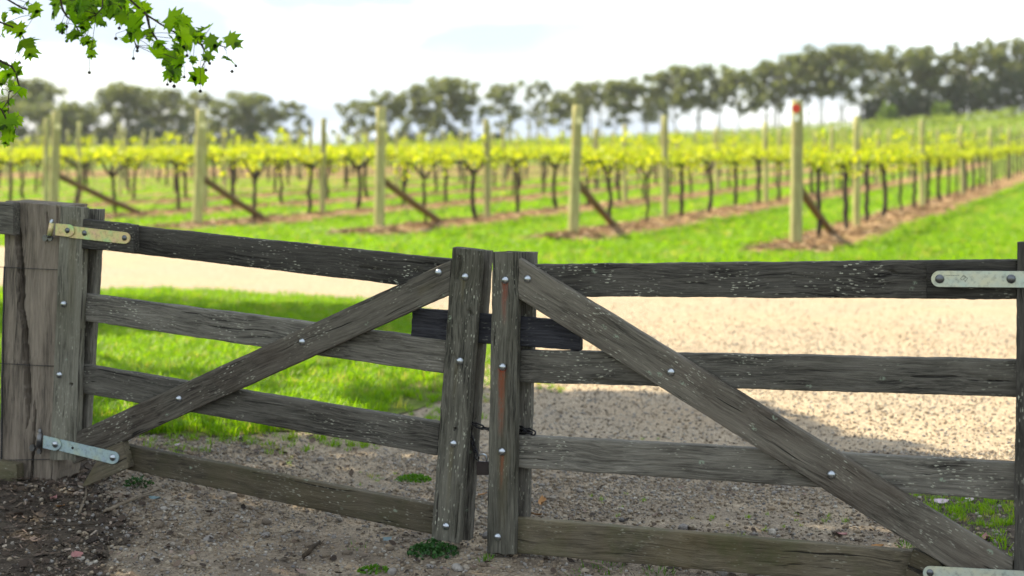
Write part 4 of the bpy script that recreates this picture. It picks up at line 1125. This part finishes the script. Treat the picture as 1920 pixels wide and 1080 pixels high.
for (gx, gy, r, h, n) in SHADE:
    c = Vector((gx, gy, 0)) + L * (h / L.z)
    D = rng.normal(size=(n, 3)); D /= np.linalg.norm(D, axis=1)[:, None]; D *= r * (rng.random((n, 1)) ** .42); D[:, 2] *= .55
    C.append(D + np.array(c)); S.append(.11 + .09 * rng.random(n))
V, Fc = leafquads(np.concatenate(C), np.concatenate(S) * 1.1)
link('crown', np_mesh('crown', V - np.array(pt.location, np.float32), Fc, M_CROWN), pt)

# hanging branch with single leaves
def U3(zx, zy, d): return Vector((((zx / 3.6) - 960) / F * d, d, CH - ((zy / 3.6) - HY) / F * d))
TW = {'main': [(860, -160), (880, 0), (935, 50), (990, 100), (1080, 160), (1190, 225), (1290, 265), (1420, 290), (1530, 320)],
      'a': [(990, 100), (1010, 190), (1060, 270), (1120, 330), (1190, 390), (1165, 470), (1150, 530)],
      'b': [(860, -160), (800, 30), (880, 150), (900, 250), (920, 320)], 'c': [(380, -160), (420, 60), (450, 110), (500, 150), (540, 230), (590, 300), (610, 370)],
      'd': [(700, -160), (690, 50), (640, 110)], 'e': [(-40, -60), (90, 20), (150, 55), (215, 75), (240, 110)], 'f': [(-120, 40), (0, 150), (80, 180), (150, 240), (190, 310)],
      'g': [(-120, 340), (20, 420), (80, 450), (110, 500), (130, 590), (60, 620), (55, 690)], 'h': [(-120, 660), (10, 740), (50, 820), (50, 920)], 'i': [(1290, 265), (1360, 300), (1400, 380), (1340, 500)]}
DEP = {'main': (6.25, 6.55), 'a': (6.4, 6.6), 'b': (6.2, 6.3), 'c': (6.3, 6.6), 'd': (6.3, 6.2), 'e': (6.0, 6.3), 'f': (6.0, 6.2), 'g': (5.9, 6.1), 'h': (5.8, 6.0), 'i': (6.5, 6.6)}
LOW_END = low[-1]
nodes = []; mb = MB()
for nm, pl_ in TW.items():
    d0, d1 = DEP[nm]; pts = [U3(x, y, d0 + (d1 - d0) * i / (len(pl_) - 1)) for i, (x, y) in enumerate(pl_)]
    if nm not in ('a', 'i'):
        j = low[2] if nm in ('e', 'f', 'g', 'h') else low[3] if nm in ('c', 'd') else low[4]
        pts = [j, j.lerp(pts[0], .5) + Vector((0, .02, .05))] + pts
    n = len(pts); mb.add(tube(pts, [.0055 * (1 - .8 * i / (n - 1)) + .0012 for i in range(n)], 6))
    for p, q in zip(pts, pts[1:]):
        for i in range(5): nodes.append(p.lerp(q, i / 5))
br = link('branch', mesh_from('branch', [v - LOW_END for v in mb.v], mb.f, M_TWIG, True), pt, Matrix.Translation(LOW_END))
def plane_leaf(seed):
    rr = random.Random(seed)
    half = [(0, 0), (.16, -.05), (.38, -.14), (.35, .03), (.58, .11), (.43, .21), (.72, .44), (.50, .41), (.33, .42), (.39, .56), (.52, .80), (.34, .70), (.20, .64), (.21, .82), (.10, .90), (0, 1.14)]
    pts = [(x * rr.uniform(.9, 1.1), y * rr.uniform(.95, 1.05)) for x, y in half]
    pts[0] = (0, 0); pts[-1] = (0, half[-1][1])
    lft = [(-x * rr.uniform(.92, 1.08), y) for x, y in pts[1:-1]][::-1]
    cup = rr.uniform(.1, .8); dr = rr.uniform(.1, .9)
    def lift(x, y): return (x, y, -cup * abs(x) ** 1.4 * .9 - dr * y * y * .5 + .05 * math.sin(6 * x + seed))
    mid = [(0, .25), (0, .5), (0, .78)]
    R_ = [lift(*p) for p in pts]; Lf = [lift(*p) for p in lft]; Mv = [lift(*p) for p in mid]
    # fan triangles to the midrib
    vs = R_ + Lf + Mv; nR = len(R_); fs = []
    def nearest(y): return nR + len(Lf) + (0 if y < .36 else 1 if y < .64 else 2)
    ring = list(range(nR)); prev = None
    for lst in (ring, [nR - 1] + list(range(nR, nR + len(Lf))) + [0]):
        for a_, b_ in zip(lst, lst[1:]):
            ya = vs[a_][1]; yb = vs[b_][1]; ma, mb_ = nearest(ya), nearest(yb)
            if a_ != ma: fs.append((a_, b_, ma))
            if ma != mb_: fs.append((ma, b_, mb_))
    return mesh_from('leaf', vs, fs, M_PLANE, True)
LEAF = [plane_leaf(i) for i in range(7)]
LV = [(360, 70, 90), (380, 20, 70), (500, 120, 110), (490, 190, 110), (500, 230, 100), (410, 190, 60), (575, 230, 95), (600, 320, 95), (615, 365, 60), (640, 110, 90), (590, 110, 80), (690, 155, 60), (650, 285, 50), (540, 30, 110), (600, 20, 90), (690, 30, 100), (760, 50, 110), (800, 90, 110), (850, 30, 100), (720, 80, 70), (900, 170, 110), (890, 130, 90), (900, 220, 90), (870, 290, 105), (950, 60, 90), (985, 70, 80), (1030, 140, 80), (980, 210, 90), (1040, 230, 90), (1060, 290, 85), (1040, 370, 100), (1090, 340, 70), (1120, 410, 105), (1170, 420, 100), (1200, 370, 90), (1190, 280, 110), (1230, 250, 100), (1280, 220, 110), (1340, 240, 90), (1380, 210, 105), (1190, 145, 120), (1235, 150, 100), (1440, 290, 105), (1470, 310, 70), (1300, 320, 70), (1300, 405, 60), (1400, 390, 85), (1570, 285, 105), (1560, 395, 105), (1335, 520, 95), (1160, 500, 95), (1170, 550, 85), (1180, 470, 85), (1210, 430, 80), (110, 60, 80), (180, 15, 50), (235, 60, 70), (240, 110, 80), (70, 170, 75), (10, 230, 50), (20, 120, 60), (140, 210, 95), (160, 280, 105), (190, 310, 95), (200, 350, 85), (30, 430, 80), (110, 480, 105), (40, 490, 95), (5, 550, 60), (130, 600, 95), (90, 580, 60), (60, 680, 55), (5, 620, 50), (10, 740, 80), (30, 830, 115), (100, 810, 95), (60, 920, 85), (40, 945, 70), (10, 800, 60),
      (470, -20, 110), (560, -20, 100), (650, -30, 110), (820, -20, 110), (900, -20, 90), (520, 60, 100), (460, 60, 80), (830, 130, 90), (770, 15, 100), (930, 110, 80), (560, 170, 80), (1000, 250, 60), (1250, 300, 90), (1150, 390, 90), (50, 560, 70), (20, 860, 80), (1200, 320, 80), (580, 270, 70), (705, -5, 100), (735, 70, 90), (870, 90, 95), (790, -30, 100), (610, 60, 80), (1220, 210, 70)]
VIEW = Vector((0, -1, .15))
for i, (zx, zy, sz) in enumerate(LV):
    dp = 6.35 + (.0 if zx > 300 else -.25) + random.uniform(-.22, .22); c = U3(zx, zy, dp)
    nd = min(nodes, key=lambda q: (q - c).length + (0.03 if q.z < c.z else 0))
    tip = Vector((random.uniform(-.9, .9), random.uniform(-.9, .9), random.uniform(-1.1, -.1))).normalized()
    nrm = Vector((random.uniform(-.9, .9), -1 * random.choice((1, 1, -.6)), random.uniform(-.3, .9)))
    nrm = (nrm - tip * nrm.dot(tip)).normalized(); X = tip.cross(nrm)
    s = sz / 3.6 / F * dp * random.uniform(.95, 1.28)
    base = c - tip * s * .45
    M = Matrix(((X.x, tip.x, nrm.x, base.x), (X.y, tip.y, nrm.y, base.y), (X.z, tip.z, nrm.z, base.z), (0, 0, 0, 1))) @ Matrix.Scale(s, 4)
    link('leaf', LEAF[i % 7], br, M)
# petioles and the stalks of the seed balls: one stuff-like part of the branch
BALLS = [(420, 222), (450, 180), (450, 277), (563, 300), (597, 383), (603, 490), (603, 175), (805, 190), (782, 260), (932, 268), (928, 322), (926, 343), (900, 395), (1020, 328), (1262, 375), (1160, 530), (1150, 548), (1130, 570), (1175, 582), (1243, 520), (1346, 562), (1352, 615), (1415, 428), (1390, 473), (1592, 445), (1566, 482), (130, 423), (48, 978)]
bb = bmesh.new(); bmesh.ops.create_icosphere(bb, subdivisions=2, radius=1)
for v in bb.verts: v.co *= 1 + random.uniform(-.06, .06)
BM_ = bpy.data.meshes.new('seed_ball'); bb.to_mesh(BM_); bb.free(); BM_.materials.append(M_BALL); BM_.polygons.foreach_set('use_smooth', [True] * len(BM_.polygons))
mb = MB()
for (zx, zy) in BALLS:
    dp = 6.4 + random.uniform(-.1, .1); c = U3(zx, zy, dp); r = random.uniform(.0068, .0084)
    link('seed_ball', BM_, br, Matrix.Translation(c) @ Matrix.Scale(r, 4))
    above = [q for q in nodes if q.z > c.z + .03]; nd = min(above, key=lambda q: (q - c).length + .6 * abs(q.x - c.x))
    mb.add(tube([nd, Vector((c.x, c.y, c.z + (nd.z - c.z) * .55)), c], .0011, 4))
for o in br.children:
    if o.name.startswith('leaf'):
        M = parent_world(o); c = M.translation; nd = min(nodes, key=lambda q: (q - c).length)
        mb.add(tube([nd, nd.lerp(c, .5) + Vector((0, 0, .006)), c], .0012, 4))
st_ = link('stalk', mesh_from('stalk', [v - LOW_END for v in mb.v], mb.f, M_TWIG, True), br, Matrix.Translation(LOW_END)); st_['kind'] = 'stuff'

# ------------------------------------------------------------------ small plants, twigs and scraps on the ground
def ground_pt(px, py, z=.02):
    d = (CH - z) * F / (py - HY)
    for _ in range(4):
        x = (px - 960) / F * d; d = (CH - gz(x, d) - z) * F / (py - HY)
    return Vector(((px - 960) / F * d, d, gz((px - 960) / F * d, d)))
def weed(px, py, rad, h, n, lab, material, seed, blades=False):
    p = ground_pt(px, py); r2 = np.random.default_rng(seed); o = empty('weed', p); tag(o, lab, 'weed')
    if blades:
        me = tuft(n, h, rad, .0022, seed); me.materials.clear(); me.materials.append(material); link('blades', me, o); return
    a_ = r2.random(n) * 6.28; r = rad * r2.random(n) ** .6
    Q = np.stack([r * np.cos(a_), r * np.sin(a_) * .8, .01 + h * (1 - (r / rad) ** 1.5 * .7) * (.35 + .65 * r2.random(n))], 1)
    V, Fc = leafquads(Q, .009 + .010 * r2.random(n), rr=r2); link('foliage', np_mesh('foliage', V, Fc, material), o)
    mb = MB()
    for q in Q[::6]: mb.add(tube([(q[0] * .3, q[1] * .3, 0), (q[0] * .7, q[1] * .7, q[2] * .6), tuple(q)], .0008, 3))
    link('stem', mb.mesh('stem', material), o)
weed(812, 1036, .10, .06, 420, 'dark clover like weed under the foot of the left meeting stile', M_WEED, 1)
weed(775, 897, .085, .03, 260, 'small bright green creeping weed behind the left gate beside its meeting stile', M_LUSH, 2)
weed(258, 908, .07, .05, 90, 'leafy green weed behind the packing block at the lower hinge', M_WEED, 3)
weed(700, 1066, .06, .02, 110, 'flat green weed on the gravel in front of the left gate', M_LUSH, 4)
weed(912, 1046, .04, .05, 22, 'tuft of grass between the feet of the meeting stiles', M_LUSH, 5, True)
weed(665, 1022, .05, .03, 24, 'thin pale grass tuft left of the clover like weed', M_LUSH, 6, True)
weed(1130, 1062, .09, .05, 40, 'grass tuft under the bottom rail of the right gate', M_LUSH, 7, True)
weed(1235, 1072, .06, .05, 28, 'second grass tuft under the bottom rail, nearer the brace foot', M_LUSH, 8, True)
weed(1700, 1022, .05, .06, 26, 'grass tuft behind the right brace low on the gravel edge', M_LUSH, 9, True)
weed(1085, 1075, .05, .03, 26, 'small grass tuft at the frame bottom right of the meeting stiles', M_LUSH, 11, True)
def stick(px0, py0, px1, py1, r, lab, material=M_TWIG, z=.025):
    a_, b_ = ground_pt(px0, py0), ground_pt(px1, py1); a_.z += z; b_.z += z
    m = a_.lerp(b_, .5) + Vector((random.uniform(-.01, .01), random.uniform(-.01, .01), .006)); n = a_.lerp(b_, .25) + Vector((random.uniform(-.008, .008), 0, .004))
    o = tubeobj('twig', [a_, n, m, b_], [r, r * .95, r * .8, r * .5], material, None, 7); tag(o, lab, 'twig', 'twigs lying by the gate')
M_DRY = bark('dry_wood', (.10, .08, .055), (.27, .22, .16))
stick(196, 962, 300, 918, .0085, 'thick dry stick lying below the lower hinge strap', M_DRY)
stick(225, 950, 296, 925, .005, 'thin dry stick beside the thick one below the lower hinge', M_DRY)
stick(148, 968, 162, 912, .005, 'short twig leaning in the litter under the packing block', M_DRY, .03)
stick(30, 1000, 190, 985, .004, 'long dark twig in the soil in front of the split post')
stick(1092, 1052, 1150, 1076, .006, 'brown stick under the bottom rail of the right gate', M_DRY)
stick(1040, 915, 1092, 895, .0035, 'pale twig on the gravel behind the right gate', M_DRY)
stick(1072, 900, 1080, 925, .003, 'forked pale twig crossing the one behind the right gate', M_DRY)
stick(1050, 898, 1100, 906, .003, 'third pale twig in the cluster behind the right gate', M_DRY)
stick(640, 940, 690, 938, .003, 'short dark twig behind the bottom rail of the left gate')
stick(570, 1045, 600, 1018, .010, 'dark bark scrap on the gravel in front of the left gate')
def fallen(px, py, s, colr, lab, nm='fallen_leaf'):
    p = ground_pt(px, py); wv = random.uniform(.25, .4); vs = []; n = 7; tw = random.uniform(-.5, .5)
    for i in range(n):
        t = i / (n - 1); hw = wv * math.sin(math.pi * (.05 + .9 * t)); z = .28 * (t - .5) ** 2 + .05
        vs += [((t - .5), -hw, z + .14 + tw * (t - .5) * .4), (t - .5, 0, z), ((t - .5), hw, z + .12 - tw * (t - .5) * .4)]
    fs = []
    for i in range(n - 1): fs += [(3 * i, 3 * i + 3, 3 * i + 4, 3 * i + 1), (3 * i + 1, 3 * i + 4, 3 * i + 5, 3 * i + 2)]
    o = link(nm, mesh_from(nm, vs, fs, colr, True)); o.location = p + Vector((0, 0, .022)); o.scale = (s, s, s); o.rotation_euler = (random.uniform(-.25, .25), random.uniform(-.25, .25), random.uniform(0, 6.28)); tag(o, lab, 'leaf', 'fallen leaves by the gate')
M_TAN = flat('dry_tan_leaf', (.33, .17, .06), .7); M_PINK = flat('pink_dry_leaf', (.30, .14, .13), .6); M_LILAC = flat('pale_petal', (.50, .40, .46), .6); M_BLUEG = flat('bluish_leaf', (.13, .19, .20), .6)
fallen(1018, 945, .075, M_TAN, 'curled orange brown leaf just right of the right meeting stile')
fallen(1006, 968, .05, M_TAN, 'smaller orange brown leaf below the curled one by the stile')
fallen(905, 930, .045, M_TAN, 'tan leaf seen in the gap between the meeting stiles')
fallen(1578, 1005, .05, M_PINK, 'pinkish dry leaf on the gravel below the right brace')
fallen(1768, 945, .07, M_LILAC, 'pale lilac leaf at the edge of the grass below the third rail')
fallen(1818, 940, .05, M_LILAC, 'small lilac leaf right of the larger one at the grass edge')
fallen(1850, 1012, .06, M_PINK, 'reddish leaf in the litter beside the right hinge stile')
fallen(1645, 1028, .05, M_TAN, 'tan leaf behind the right bottom rail')
fallen(100, 938, .05, M_PINK, 'pink leaf in the dark litter before the split post')
fallen(112, 953, .05, M_TAN, 'tan leaf in the dark litter before the split post')
fallen(290, 938, .05, M_BLUEG, 'bluish leaf at the end of the thick dry stick')
fallen(725, 1015, .05, M_BLUEG, 'bluish dry leaf in front of the left bottom rail')
fallen(145, 1046, .06, M_PINK, 'dark pink leaf on the soil at the lower left')
fallen(335, 836, .035, M_LILAC, 'pale leaf at the edge of the lawn behind the left gate')

# ------------------------------------------------------------------ thin air haze over the valley
HZ = mat('haze'); g = G(HZ); pv = g.n('VolumePrincipled'); pv.inputs['Color'].default_value = (.92, .95, 1, 1); pv.inputs['Density'].default_value = .0002; pv.inputs['Anisotropy'].default_value = .2
g.k(pv.outputs[0], g.n('OutputMaterial').inputs['Volume'])
bm = bmesh.new(); bmesh.ops.create_cube(bm, size=1)
for v in bm.verts: v.co = Vector((v.co.x * 700, 120 + v.co.y * 520, 10 + v.co.z * 30))
me = bpy.data.meshes.new('haze'); bm.to_mesh(me); bm.free(); me.materials.append(HZ)
tag(link('haze', me), 'thin pale haze lying over the vineyard and the ridge', 'haze', kind='stuff')
